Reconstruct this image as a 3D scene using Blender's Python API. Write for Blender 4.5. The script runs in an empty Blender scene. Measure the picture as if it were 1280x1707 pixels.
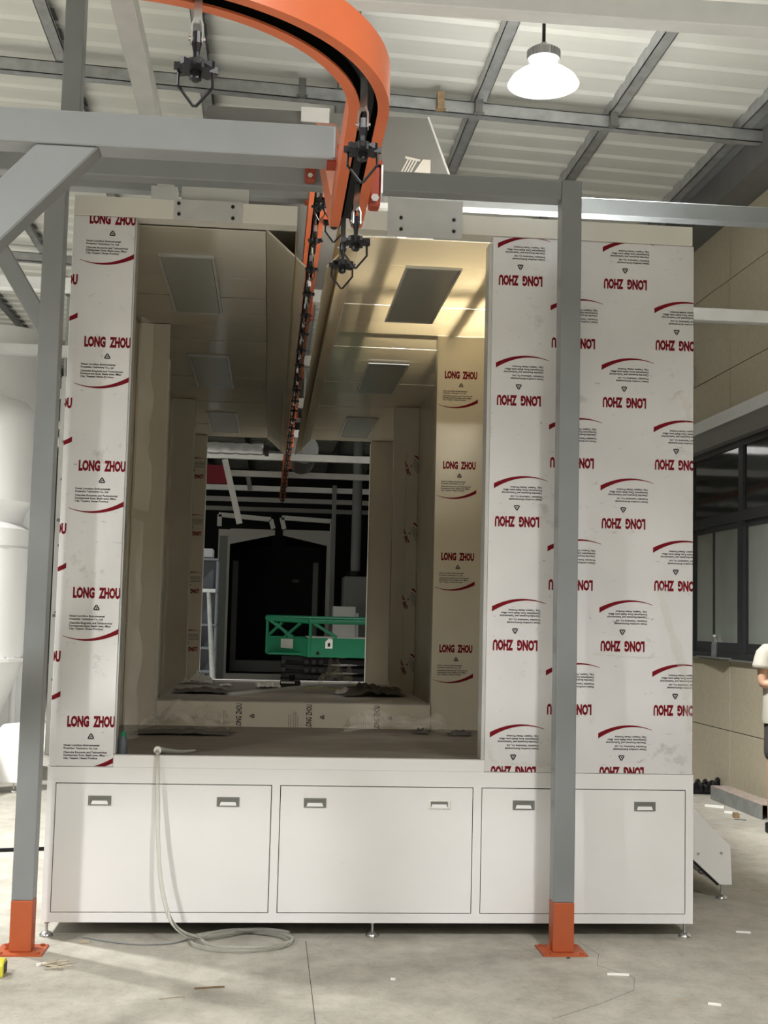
import bpy, bmesh, math, random
from mathutils import Vector, Matrix, noise as mnoise
random.seed(7)
S = bpy.context.scene
COL = S.collection
R = math.radians

# ------------------------------------------------------------------ camera
cd = bpy.data.cameras.new('camera')
cam = bpy.data.objects.new('camera', cd); COL.objects.link(cam)
cd.sensor_fit = 'VERTICAL'; cd.sensor_height = 36.0; cd.sensor_width = 27.0
cd.lens = 2104.09 * 36.0 / 1707.0
cd.clip_start = 0.05; cd.clip_end = 200
rx = Vector((0.99553456, -0.09132001, 0.02390821))
dn = Vector((0.03151698, 0.08280840, -0.99606699))
fw = Vector((0.08898104, 0.99237262, 0.08531676))
m = Matrix((rx, -dn, -fw)).transposed().to_4x4()
m.translation = Vector((0, 0, 1.6))
cam.matrix_world = m
S.camera = cam

# ------------------------------------------------------------------ world, view
w = bpy.data.worlds.new('world'); S.world = w; w.use_nodes = True
w.node_tree.nodes['Background'].inputs[0].default_value = (0.8, 0.87, 1.0, 1)
w.node_tree.nodes['Background'].inputs[1].default_value = 0.05
S.view_settings.view_transform = 'Standard'
S.view_settings.look = 'None'
S.view_settings.exposure = 0.0
S.view_settings.gamma = 1.0
S.view_settings.use_curve_mapping = False

# ------------------------------------------------------------------ lamps of the hall (ceiling grid)
LAMP_COL = (1.0, 0.985, 0.955)
def lamp_light(x, y, z, power, spread=125):
    ld = bpy.data.lights.new('lamp_light', 'AREA'); ld.shape = 'DISK'; ld.size = 0.42
    ld.energy = power; ld.color = LAMP_COL; ld.spread = R(spread)
    o = bpy.data.objects.new('lamp_light', ld); COL.objects.link(o); o.location = (x, y, z)
    return o
# x, y, z of the lamp's rim, power, label
LAMPS = [(1.712, 8.0, 5.172, 430, 'glowing white high-bay lamp with ribbed grey heat sink hanging from the roof'),
         (-3.9, 1.2, 5.35, 500, 'high-bay lamp over the left aisle, level with the viewer'),
         (2.0, 0.4, 5.25, 400, 'high-bay lamp close behind the viewer on the right'),
         (-4.3, 8.6, 5.4, 560, 'high-bay lamp over the left aisle beside the booth'),
         (-4.3, 16.6, 5.4, 500, 'high-bay lamp over the left aisle beyond the dust collector'),
         (1.712, 17.5, 5.3, 150, 'high-bay lamp above the far end of the booth'),
         (-3.9, -6.0, 5.4, 420, 'high-bay lamp far behind the viewer on the left'),
         (2.2, -7.0, 5.3, 420, 'high-bay lamp far behind the viewer on the right'),
         (-10.0, 4.0, 5.4, 420, 'high-bay lamp over the outer left bay of the hall')]

# ------------------------------------------------------------------ materials
MAT = {}
def mat(name, col, rough=0.5, metal=0.0, var=0.0, vscale=6.0, bump=0.0, bscale=40.0, col2=None, spec=0.5,
        stretch=(1, 1, 1), trans=0.0, alpha=1.0, emit=None, estr=0.0, coat=0.0, ior=1.45, detail=4.0):
    mt = bpy.data.materials.new(name); mt.use_nodes = True
    nt = mt.node_tree; b = nt.nodes['Principled BSDF']
    b.inputs['Base Color'].default_value = (*col, 1)
    b.inputs['Roughness'].default_value = rough
    b.inputs['Metallic'].default_value = metal
    b.inputs['Specular IOR Level'].default_value = spec
    b.inputs['Transmission Weight'].default_value = trans
    b.inputs['Alpha'].default_value = alpha
    b.inputs['IOR'].default_value = ior
    b.inputs['Coat Weight'].default_value = coat
    b.inputs['Coat Roughness'].default_value = 0.08
    if emit:
        b.inputs['Emission Color'].default_value = (*emit, 1); b.inputs['Emission Strength'].default_value = estr
    if var or bump:
        tc = nt.nodes.new('ShaderNodeTexCoord'); mp = nt.nodes.new('ShaderNodeMapping')
        mp.inputs['Scale'].default_value = stretch
        nt.links.new(tc.outputs['Object'], mp.inputs['Vector'])
    if var:
        n = nt.nodes.new('ShaderNodeTexNoise'); n.inputs['Scale'].default_value = vscale; n.inputs['Detail'].default_value = detail
        nt.links.new(mp.outputs[0], n.inputs['Vector'])
        r = nt.nodes.new('ShaderNodeValToRGB')
        c2 = col2 if col2 else tuple(max(0, c * (1 - var)) for c in col)
        r.color_ramp.elements[0].position = 0.32; r.color_ramp.elements[0].color = (*c2, 1)
        r.color_ramp.elements[1].position = 0.68; r.color_ramp.elements[1].color = (*col, 1)
        nt.links.new(n.outputs['Fac'], r.inputs['Fac'])
        nt.links.new(r.outputs['Color'], b.inputs['Base Color'])
    if bump:
        n2 = nt.nodes.new('ShaderNodeTexNoise'); n2.inputs['Scale'].default_value = bscale; n2.inputs['Detail'].default_value = 3
        nt.links.new(mp.outputs[0], n2.inputs['Vector'])
        bp = nt.nodes.new('ShaderNodeBump'); bp.inputs['Strength'].default_value = bump; bp.inputs['Distance'].default_value = 0.02
        nt.links.new(n2.outputs['Fac'], bp.inputs['Height']); nt.links.new(bp.outputs['Normal'], b.inputs['Normal'])
    MAT[name] = mt
    return mt

mat('cabinet_white', (0.80, 0.79, 0.79), 0.38, var=0.04, vscale=2)
mat('film_white', (0.74, 0.73, 0.735), 0.22, var=0.13, vscale=2.2, bump=0.03, bscale=5, stretch=(1, 1, 0.7), detail=6)
mat('cream', (0.66, 0.61, 0.505), 0.17, var=0.07, vscale=2.5, bump=0.02, bscale=2.5)
mat('cream_ceiling', (0.70, 0.655, 0.55), 0.10, var=0.07, vscale=2.0, bump=0.02, bscale=2.0)
mat('header_white', (0.70, 0.68, 0.62), 0.4, var=0.06, vscale=3)
mat('plate_grey', (0.52, 0.52, 0.51), 0.3, var=0.1, vscale=8)
mat('lamp_cover', (0.36, 0.36, 0.33), 0.25)
mat('deck', (0.20, 0.175, 0.15), 0.5, var=0.35, vscale=5, bump=0.15, bscale=9, stretch=(0.6, 3, 1))
mat('plateau', (0.42, 0.39, 0.35), 0.4, var=0.3, vscale=7, bump=0.2, bscale=14)
mat('brown_inner', (0.24, 0.17, 0.07), 0.5)
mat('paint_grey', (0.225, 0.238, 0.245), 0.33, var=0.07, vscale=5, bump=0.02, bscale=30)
mat('galv', (0.50, 0.52, 0.53), 0.35, metal=0.55, var=0.25, vscale=10, stretch=(1, 1, 1))
mat('galv_white', (0.83, 0.85, 0.86), 0.35, metal=0.0, var=0.08, vscale=6)
mat('orange_foot', (0.44, 0.095, 0.030), 0.5, var=0.12, vscale=8)
mat('orange_rail', (0.52, 0.125, 0.048), 0.42, var=0.10, vscale=6)
mat('red_bracket', (0.33, 0.045, 0.02), 0.35, var=0.2, vscale=12)
mat('black', (0.008, 0.008, 0.009), 0.5, spec=0.3)
mat('black_iron', (0.022, 0.022, 0.024), 0.38, metal=0.5)
mat('steel', (0.55, 0.55, 0.55), 0.25, metal=0.9)
mat('gap_black', (0.006, 0.006, 0.006), 0.9, spec=0.1)
mat('print_red', (0.17, 0.004, 0.011), 0.7, spec=0.2)
mat('print_black', (0.012, 0.012, 0.014), 0.7, spec=0.2)
mat('handle_grey', (0.17, 0.17, 0.155), 0.4)
mat('handle_chrome', (0.62, 0.62, 0.62), 0.2, metal=1.0)
mat('roof_sheet', (0.77, 0.78, 0.74), 0.42, var=0.08, vscale=1.3, stretch=(0.25, 3, 1))
mat('roof_dark', (0.12, 0.12, 0.115), 0.55, var=0.15, vscale=4)
mat('tile', (0.54, 0.485, 0.36), 0.42, var=0.12, vscale=25, bump=0.03, bscale=90)
mat('joint', (0.025, 0.02, 0.015), 0.9)
mat('window_frame', (0.035, 0.037, 0.04), 0.4)
mat('glass_low', (0.32, 0.34, 0.31), 0.05, spec=0.9, var=0.25, vscale=1.2, stretch=(1, 1, 0.4))
mat('glass_high', (0.035, 0.037, 0.035), 0.05, spec=0.8)
mat('sill', (0.20, 0.20, 0.19), 0.5)
mat('hall_wall', (0.50, 0.49, 0.45), 0.6)
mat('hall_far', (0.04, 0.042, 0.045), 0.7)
mat('tank_white', (0.80, 0.81, 0.80), 0.3)
mat('wood', (0.30, 0.24, 0.13), 0.6, var=0.3, vscale=12)
mat('clear_hose', (0.86, 0.86, 0.80), 0.08, trans=0.85, ior=1.3)
mat('nozzle', (0.42, 0.41, 0.38), 0.5)
mat('yellow', (0.62, 0.56, 0.05), 0.4)
mat('twig', (0.42, 0.36, 0.27), 0.8)
mat('white_bit', (0.82, 0.81, 0.77), 0.6)
mat('duct_silver', (0.36, 0.37, 0.38), 0.28, metal=0.9, var=0.2, vscale=12)
mat('dull_white', (0.55, 0.55, 0.53), 0.5)
mat('dull_grey', (0.22, 0.23, 0.235), 0.5)
mat('green_paint', (0.012, 0.20, 0.10), 0.35, var=0.15, vscale=5)
mat('red_cloth', (0.16, 0.006, 0.018), 0.7)
mat('shelf_grey', (0.085, 0.095, 0.11), 0.5)
mat('skin', (0.50, 0.30, 0.20), 0.5)
mat('shirt', (0.47, 0.445, 0.385), 0.8, var=0.06, vscale=6, bump=0.15, bscale=9)
mat('shorts', (0.05, 0.045, 0.045), 0.8)
mat('hair', (0.012, 0.010, 0.009), 0.6)
mat('cloth_grey', (0.11, 0.10, 0.09), 0.8, var=0.3, vscale=10)
mat('bottle', (0.85, 0.88, 0.88), 0.06, trans=0.85, ior=1.25)
mat('lamp_glow', (0.9, 0.9, 0.9), 0.4, emit=LAMP_COL, estr=6.0)
mat('lamp_bell', (0.9, 0.9, 0.9), 0.35, emit=LAMP_COL, estr=5.0)
mat('heat_sink', (0.36, 0.36, 0.36), 0.4, metal=0.6, var=0.3, vscale=60, stretch=(1, 1, 0.1))
mat('rust', (0.28, 0.19, 0.10), 0.7, var=0.4, vscale=15)
mat('hood_grey', (0.16, 0.16, 0.155), 0.55)
mat('tube_steel', (0.33, 0.35, 0.34), 0.45, metal=0.4, var=0.3, vscale=7)
mat('tube_rust', (0.40, 0.33, 0.29), 0.6, var=0.3, vscale=18)

def film_mat():
    mt = bpy.data.materials.new('clear_film'); mt.use_nodes = True
    nt = mt.node_tree; b = nt.nodes['Principled BSDF']; out = nt.nodes['Material Output']
    b.inputs['Base Color'].default_value = (0.80, 0.77, 0.68, 1); b.inputs['Roughness'].default_value = 0.15
    t = nt.nodes.new('ShaderNodeBsdfTransparent'); mx = nt.nodes.new('ShaderNodeMixShader')
    mx.inputs[0].default_value = 0.2
    nt.links.new(t.outputs[0], mx.inputs[1]); nt.links.new(b.outputs[0], mx.inputs[2]); nt.links.new(mx.outputs[0], out.inputs[0])
    MAT['clear_film'] = mt
film_mat()

def ceiling_mat():
    mt = MAT['cream_ceiling']; nt = mt.node_tree; b = nt.nodes['Principled BSDF']; out = nt.nodes['Material Output']
    t = nt.nodes.new('ShaderNodeBsdfTranslucent'); t.inputs[0].default_value = (0.88, 0.79, 0.60, 1)
    mx = nt.nodes.new('ShaderNodeMixShader'); mx.inputs[0].default_value = 0.22
    nt.links.new(b.outputs[0], mx.inputs[1]); nt.links.new(t.outputs[0], mx.inputs[2]); nt.links.new(mx.outputs[0], out.inputs[0])
ceiling_mat()

def smudge(name, sc, lo, hi, dark, fac, stretch=(1, 1, 1)):
    # scuffs and dust stuck to the film, multiplied over its colour
    nt = MAT[name].node_tree; b = nt.nodes['Principled BSDF']; src = b.inputs['Base Color'].links[0].from_socket
    tc = nt.nodes.new('ShaderNodeTexCoord'); mp = nt.nodes.new('ShaderNodeMapping'); mp.inputs['Scale'].default_value = stretch
    nt.links.new(tc.outputs['Object'], mp.inputs[0])
    n = nt.nodes.new('ShaderNodeTexNoise'); n.inputs['Scale'].default_value = sc; n.inputs['Detail'].default_value = 8; n.inputs['Roughness'].default_value = 0.72
    nt.links.new(mp.outputs[0], n.inputs['Vector'])
    r = nt.nodes.new('ShaderNodeValToRGB'); r.color_ramp.elements[0].position = lo; r.color_ramp.elements[0].color = (*dark, 1)
    r.color_ramp.elements[1].position = hi; r.color_ramp.elements[1].color = (1, 1, 1, 1)
    nt.links.new(n.outputs['Fac'], r.inputs[0])
    mx = nt.nodes.new('ShaderNodeMixRGB'); mx.blend_type = 'MULTIPLY'; mx.inputs[0].default_value = fac
    nt.links.new(src, mx.inputs[1]); nt.links.new(r.outputs[0], mx.inputs[2]); nt.links.new(mx.outputs[0], b.inputs['Base Color'])
smudge('film_white', 3.0, 0.30, 0.40, (0.55, 0.54, 0.52), 0.8)
smudge('film_white', 14.0, 0.31, 0.37, (0.45, 0.44, 0.42), 0.7, (1, 1, 2.2))
smudge('cabinet_white', 9.0, 0.24, 0.30, (0.6, 0.6, 0.58), 0.5)

def floor_mat():
    mt = bpy.data.materials.new('concrete'); mt.use_nodes = True
    nt = mt.node_tree; b = nt.nodes['Principled BSDF']; L = nt.links.new
    tc = nt.nodes.new('ShaderNodeTexCoord')
    def nz(scale, detail, rough=0.6, stretch=(1, 1, 1)):
        mp = nt.nodes.new('ShaderNodeMapping'); mp.inputs['Scale'].default_value = stretch
        L(tc.outputs['Object'], mp.inputs[0])
        n = nt.nodes.new('ShaderNodeTexNoise'); n.inputs['Scale'].default_value = scale
        n.inputs['Detail'].default_value = detail; n.inputs['Roughness'].default_value = rough
        L(mp.outputs[0], n.inputs['Vector']); return n
    def ramp(n, p0, c0, p1, c1):
        r = nt.nodes.new('ShaderNodeValToRGB'); e = r.color_ramp.elements
        e[0].position = p0; e[0].color = (*c0, 1); e[1].position = p1; e[1].color = (*c1, 1)
        L(n.outputs['Fac'], r.inputs[0]); return r
    a = ramp(nz(1.3, 8, 0.65), 0.3, (0.34, 0.325, 0.28), 0.7, (0.50, 0.48, 0.42))
    c = ramp(nz(7, 9, 0.72, (1, 0.8, 1)), 0.36, (0.50, 0.49, 0.46), 0.60, (1, 1, 1))
    d = ramp(nz(55, 4, 0.6), 0.30, (0.55, 0.54, 0.52), 0.42, (1, 1, 1))
    m1 = nt.nodes.new('ShaderNodeMixRGB'); m1.blend_type = 'MULTIPLY'; m1.inputs[0].default_value = 0.5
    L(a.outputs[0], m1.inputs[1]); L(c.outputs[0], m1.inputs[2])
    m2 = nt.nodes.new('ShaderNodeMixRGB'); m2.blend_type = 'MULTIPLY'; m2.inputs[0].default_value = 0.6
    L(m1.outputs[0], m2.inputs[1]); L(d.outputs[0], m2.inputs[2])
    L(m2.outputs[0], b.inputs['Base Color'])
    b.inputs['Roughness'].default_value = 0.6
    bp = nt.nodes.new('ShaderNodeBump'); bp.inputs['Strength'].default_value = 0.25; bp.inputs['Distance'].default_value = 0.01
    L(nz(22, 6, 0.7).outputs['Fac'], bp.inputs['Height']); L(bp.outputs[0], b.inputs['Normal'])
    MAT['concrete'] = mt
floor_mat()

# ------------------------------------------------------------------ mesh helpers
ORG = {}
class MB:
    def __init__(s): s.v = []; s.f = []; s.mi = []; s.cur = 0
    def add(s, vs, fs):
        o = len(s.v); s.v += [Vector(p) for p in vs]
        for f in fs: s.f.append([o + i for i in f]); s.mi.append(s.cur)
        return s
    def box(s, x0, x1, y0, y1, z0, z1):
        return s.add([(x0, y0, z0), (x1, y0, z0), (x1, y1, z0), (x0, y1, z0), (x0, y0, z1), (x1, y0, z1), (x1, y1, z1), (x0, y1, z1)],
                     [(0, 3, 2, 1), (4, 5, 6, 7), (0, 1, 5, 4), (1, 2, 6, 5), (2, 3, 7, 6), (3, 0, 4, 7)])
    def bar(s, a, b, w, h, up=(0, 0, 1)):
        a = Vector(a); b = Vector(b); t = (b - a).normalized(); up = Vector(up)
        sd = t.cross(up)
        if sd.length < 1e-4: sd = t.cross(Vector((1, 0, 0)))
        sd.normalize(); u = sd.cross(t).normalized()
        c = []
        for p in (a, b):
            for (i, j) in ((-1, -1), (1, -1), (1, 1), (-1, 1)): c.append(p + sd * (i * w / 2) + u * (j * h / 2))
        return s.add(c, [(0, 1, 2, 3), (7, 6, 5, 4), (0, 4, 5, 1), (1, 5, 6, 2), (2, 6, 7, 3), (3, 7, 4, 0)])
    def tube(s, pts, r, n=8, closed=False):
        pts = [Vector(p) for p in pts]; k = len(pts); rings = []
        rr = r if isinstance(r, (list, tuple)) else [r] * k
        prev = None
        for i, p in enumerate(pts):
            a = pts[i - 1] if (i > 0 or closed) else p
            b = pts[(i + 1) % k] if (i < k - 1 or closed) else p
            t = (b - a).normalized()
            if prev is None:
                q = Vector((0, 0, 1)) if abs(t.z) < 0.9 else Vector((1, 0, 0))
                u = t.cross(q).normalized()
            else:
                u = (prev - t * prev.dot(t))
                u = u.normalized() if u.length > 1e-6 else t.orthogonal().normalized()
            prev = u; v = t.cross(u)
            rings.append([p + (u * math.cos(2 * math.pi * j / n) + v * math.sin(2 * math.pi * j / n)) * rr[i] for j in range(n)])
        o = len(s.v)
        for g in rings: s.v += g
        kk = k if closed else k - 1
        for i in range(kk):
            for j in range(n):
                s.f.append([o + i * n + j, o + i * n + (j + 1) % n, o + ((i + 1) % k) * n + (j + 1) % n, o + ((i + 1) % k) * n + j]); s.mi.append(s.cur)
        if not closed:
            s.f.append([o + j for j in range(n)][::-1]); s.mi.append(s.cur)
            s.f.append([o + (k - 1) * n + j for j in range(n)]); s.mi.append(s.cur)
        return s
    def cyl(s, a, b, r, n=16): return s.tube([a, b], r, n)
    def lathe(s, prof, c, n=32):
        o = len(s.v); c = Vector(c)
        for (r, z) in prof:
            for j in range(n): s.v.append(c + Vector((r * math.cos(2 * math.pi * j / n), r * math.sin(2 * math.pi * j / n), z)))
        for i in range(len(prof) - 1):
            for j in range(n):
                s.f.append([o + i * n + j, o + i * n + (j + 1) % n, o + (i + 1) * n + (j + 1) % n, o + (i + 1) * n + j]); s.mi.append(s.cur)
        return s
    def prism_y(s, poly, y0, y1):       # poly of (x, z)
        n = len(poly)
        return s.add([(x, y0, z) for x, z in poly] + [(x, y1, z) for x, z in poly],
                     [list(range(n)), list(range(2 * n - 1, n - 1, -1))] + [(i, i + n, (i + 1) % n + n, (i + 1) % n) for i in range(n)])
    def prism_x(s, poly, x0, x1):       # poly of (y, z)
        n = len(poly)
        return s.add([(x0, y, z) for y, z in poly] + [(x1, y, z) for y, z in poly],
                     [list(range(n)), list(range(2 * n - 1, n - 1, -1))] + [(i, i + n, (i + 1) % n + n, (i + 1) % n) for i in range(n)])
    def prism_z(s, poly, z0, z1):
        n = len(poly)
        return s.add([(x, y, z0) for x, y in poly] + [(x, y, z1) for x, y in poly],
                     [list(range(n)), list(range(2 * n - 1, n - 1, -1))] + [(i, i + n, (i + 1) % n + n, (i + 1) % n) for i in range(n)])
    def build(s, name, mats, parent=None, smooth=False, bevel=0.0, origin=None, seg=1):
        me = bpy.data.meshes.new(name)
        org = origin if origin is not None else (ORG.get(parent.name, Vector()) if parent else Vector())
        org = Vector(org)
        me.from_pydata([tuple(v - org) for v in s.v], [], s.f)
        if isinstance(mats, str): mats = [mats]
        for k in mats: me.materials.append(MAT[k])
        me.polygons.foreach_set('material_index', s.mi)
        bm = bmesh.new(); bm.from_mesh(me)
        bmesh.ops.recalc_face_normals(bm, faces=bm.faces)
        if bevel:
            bmesh.ops.bevel(bm, geom=[e for e in bm.edges if e.is_manifold and e.calc_face_angle(0) > 0.5], offset=bevel, segments=seg, profile=0.6, affect='EDGES')
        bm.to_mesh(me); bm.free()
        if smooth:
            me.polygons.foreach_set('use_smooth', [True] * len(me.polygons))
            if smooth != 'all': me.set_sharp_from_angle(angle=R(40))
        o = bpy.data.objects.new(name, me); COL.objects.link(o)
        if parent: o.parent = parent; ORG[o.name] = org
        else: o.location = org; ORG[o.name] = org
        return o

def thing(name, label, cat, loc, group=None, kind=None):
    o = bpy.data.objects.new(name, None); COL.objects.link(o); o.location = loc
    o.empty_display_size = 0.1
    o['label'] = label; o['category'] = cat
    if group: o['group'] = group
    if kind: o['kind'] = kind
    ORG[o.name] = Vector(loc)
    return o
def tag(o, label, cat, group=None, kind=None):
    o['label'] = label; o['category'] = cat
    if group: o['group'] = group
    if kind: o['kind'] = kind
    return o
def struct(o, label=None):
    o['kind'] = 'structure'
    if label: o['label'] = label
    return o
def copy_tree(o, parent=None):
    c = o.copy(); COL.objects.link(c); c.parent = parent
    for ch in o.children: copy_tree(ch, c)
    return c
def instance(o, parent, loc):
    c = o.copy(); COL.objects.link(c); c.parent = parent; c.location = loc
    return c

# ================================================================== THE SETTING
fl = struct(MB().add([(-14, -9, 0), (4.6, -9, 0), (4.6, 40, 0), (-14, 40, 0)], [(0, 1, 2, 3)]).build('floor', 'concrete'), 'worn grey concrete hall floor')
MB().box(0.237, 0.2395, -2, 6.45, -0.004, 0.0008).build('control_joint', 'joint', fl)
crk = [(1.62, 6.44), (1.66, 6.2), (1.60, 6.0), (1.72, 5.8), (1.66, 5.6), (1.45, 5.4), (1.2, 5.2)]
MB().tube([(x, y, -0.0006) for x, y in crk], 0.0014, 4).build('crack', 'joint', fl)

def zr(x): return 5.85 + 0.037 * (4.0 - x)       # underside of the rafters
# roof sheet: trapezoid ribs running down the slope (along x), pitch along y
ys = []; y = -9.0
while y < 40:
    ys += [(y, 0.0), (y + 0.18, 0.0), (y + 0.22, 0.020), (y + 0.29, 0.020), (y + 0.33, 0.0)]; y += 0.34
vs = []; fs = []
for (yy, dz) in ys:
    for xx in (-14.0, 4.9): vs.append((xx, yy, zr(xx) + 0.235 - dz))
for i in range(len(ys) - 1): fs.append((2 * i, 2 * i + 1, 2 * i + 3, 2 * i + 2))
roof = struct(MB().add(vs, fs).build('ceiling', 'roof_sheet'), 'pale corrugated metal roof over the hall')
for px in [-1.88 - 1.18 * k for k in range(6, 0, -1)] + [-1.88, -0.70, 0.48, 1.66, 2.84, 4.02]:
    z = zr(px) + 0.115
    mb = MB().box(px - 0.03, px + 0.07, -9, 40, z, z + 0.008).box(px - 0.03, px - 0.024, -9, 40, z, z + 0.115).box(px - 0.03, px + 0.07, -9, 40, z + 0.112, z + 0.117)
    mb.box(px + 0.064, px + 0.07, -9, 40, z, z + 0.022)
    mb.build('purlin', 'galv', roof)
for ry in (4.4 - 5.95, 4.45, 10.4, 16.35, 22.3, 28.2, 34.1):
    mb = MB()
    for (a, b, d0, d1) in ((0, 0.09, 0, 0.008), (0, 0.008, 0, 0.115), (0, 0.09, 0.108, 0.115), (0.082, 0.09, 0.0, 0.022)):
        mb.add([(-14, ry + a, zr(-14) + d0), (4.8, ry + a, zr(4.8) + d0), (4.8, ry + b, zr(4.8) + d0), (-14, ry + b, zr(-14) + d0),
                (-14, ry + a, zr(-14) + d1), (4.8, ry + a, zr(4.8) + d1), (4.8, ry + b, zr(4.8) + d1), (-14, ry + b, zr(-14) + d1)],
               [(0, 3, 2, 1), (4, 5, 6, 7), (0, 1, 5, 4), (1, 2, 6, 5), (2, 3, 7, 6), (3, 0, 4, 7)])
    mb.build('rafter', 'galv', roof)
# cleats where purlins meet the rafter
for (cx, ma) in ((0.15, 'roof_dark'), (1.33, 'rust'), (1.66, 'roof_dark'), (2.84, 'roof_dark')):
    z = zr(cx)
    mb = MB().box(cx - 0.03, cx + 0.03, 10.33, 10.405, z + 0.0, z + 0.15)
    mb.box(cx - 0.045, cx + 0.045, 10.335, 10.38, z - 0.004, z + 0.006)
    mb.build('purlin_cleat', ma, roof)
# eave beam above the right wall
MB().box(4.18, 4.24, -9, 40, 5.69, 5.98).box(4.18, 4.62, -9, 40, 5.675, 5.69).box(4.24, 4.62, -9, 40, 5.69, 5.98).build('eave_beam', 'roof_dark', roof)
MB().box(4.08, 4.18, -9, 40, 5.97, 6.0).build('eave_gutter', 'paint_grey', roof)

# right wall with stone panels and windows
wr = struct(MB().box(4.506, 4.65, -9, 5.9, 0, 6).box(4.506, 4.65, 15.9, 40, 0, 6).box(4.506, 4.65, 5.9, 15.9, 0, 1.28).box(4.506, 4.65, 5.9, 15.9, 3.42, 6)
            .box(4.506, 4.65, 13.14, 15.9, 1.28, 3.42).box(4.506, 4.65, 5.9, 7.3, 1.28, 3.42).build('wall_right', 'joint'), 'beige stone panel wall with dark windows on the right')
rows = [(0.0, 0.604), (0.612, 1.285), (3.42, 4.17), (4.178, 5.08), (5.088, 5.70)]
cols = [5.92 + 1.5267 * k for k in range(5)]
cols = [12.03 - 1.53 * 4, 12.03 - 1.53 * 3, 12.03 - 1.53 * 2, 12.03 - 1.53, 12.03, 13.56, 15.09, 16.62]
def tile_piece(y0, y1, z0, z1):
    mb = MB().box(4.50, 4.53, y0 + 0.007, y1 - 0.007, z0, z1)
    mb.build('stone_panel', 'tile', wr, bevel=0.002)
for i in range(len(cols) - 1):
    for (z0, z1) in rows: tile_piece(cols[i], cols[i + 1], z0, z1)
for (z0, z1) in ((1.293, 2.35), (2.358, 3.412)):
    tile_piece(13.15, 15.09, z0, z1); tile_piece(15.09, 16.62, z0, z1)
    tile_piece(5.91, 7.29, z0, z1)
MB().box(4.46, 4.56, 7.3, 13.14, 1.285, 1.300).build('window_sill', 'sill', wr)
# steel channel over the windows
ch = MB(); ch.box(4.38, 4.40, -9, 15.9, 3.60, 3.72); ch.box(4.40, 4.50, -9, 15.9, 3.70, 3.72); ch.cur = 1
ch.box(4.40, 4.50, -9, 15.9, 3.42, 3.60)
struct(ch.build('trim_1', ['galv_white', 'sill']), 'pale steel channel running above the windows')
for k, (y1, y0) in enumerate(((13.14, 11.70), (11.70, 10.26), (10.26, 8.82), (8.82, 7.38))):
    fr = MB()
    X0, X1 = 4.485, 4.55
    for (a, b) in ((y0, y0 + 0.07), (y1 - 0.05, y1)): fr.box(X0, X1, a, b, 1.30, 3.42)
    for (a, b) in ((1.30, 1.36), (2.63, 2.73), (3.36, 3.42)): fr.box(X0, X1, y0 + 0.07, y1 - 0.05, a, b)
    win = struct(fr.build('window_%d' % (k + 1), 'window_frame'), 'dark framed sliding window in the stone wall')
    ym = (y0 + y1) / 2 + 0.04
    for (a, b, dx) in ((y0 + 0.07, ym + 0.03, 0.0), (ym - 0.03, y1 - 0.05, 0.022)):
        sa = MB()
        for (p, q) in ((a, a + 0.045), (b - 0.045, b)): sa.box(X0 + 0.008 + dx, X0 + 0.03 + dx, p, q, 1.362, 2.628)
        sa.box(X0 + 0.008 + dx, X0 + 0.03 + dx, a + 0.045, b - 0.045, 1.362, 1.46)
        sa.box(X0 + 0.008 + dx, X0 + 0.03 + dx, a + 0.045, b - 0.045, 2.57, 2.628)
        so = sa.build('sash', 'window_frame', win)
        MB().box(X0 + 0.016 + dx, X0 + 0.022 + dx, a + 0.04, b - 0.04, 1.455, 2.575).build('pane', 'glass_low', so)
    MB().box(X0 + 0.02, X0 + 0.026, y0 + 0.065, y1 - 0.045, 2.725, 3.365).build('pane', 'glass_high', win)
# the other hall walls (outside the picture except far end)
struct(MB().box(-14.2, -14, -9, 40, 0, 6.8).build('wall_left', 'hall_wall'), 'plain far left hall wall')
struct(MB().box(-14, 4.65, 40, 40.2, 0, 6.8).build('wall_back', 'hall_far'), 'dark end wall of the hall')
struct(MB().box(-14, 4.65, -9.2, -9, 0, 6.8).build('wall_front', 'hall_wall'), 'plain hall wall behind the viewer')

# ================================================================== PRINTS
_txt = {}
def text_geo(body, width, height, bold):
    key = (body, width, height, bold)
    if key in _txt: return _txt[key]
    cu = bpy.data.curves.new('t', 'FONT'); cu.body = body; cu.resolution_u = 2; cu.offset = bold
    o = bpy.data.objects.new('t', cu); COL.objects.link(o)
    dg = bpy.context.evaluated_depsgraph_get()
    me = bpy.data.meshes.new_from_object(o.evaluated_get(dg))
    bpy.data.objects.remove(o); bpy.data.curves.remove(cu)
    vs = [v.co.copy() for v in me.vertices]; fs = [list(p.vertices) for p in me.polygons]
    bpy.data.meshes.remove(me)
    x0 = min(v.x for v in vs); x1 = max(v.x for v in vs); y0 = min(v.y for v in vs); y1 = max(v.y for v in vs)
    sx = width / (x1 - x0); sy = height / (y1 - y0)
    r = ([((v.x - x0) * sx, (v.y - y0) * sy) for v in vs], fs); _txt[key] = r
    return r
class P2:
    def __init__(s): s.v = []; s.f = []; s.m = []
    def add(s, vs, fs, mi, du=0, dv=0):
        o = len(s.v); s.v += [(u + du, v + dv) for u, v in vs]
        for f in fs: s.f.append([o + i for i in f]); s.m.append(mi)
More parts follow.
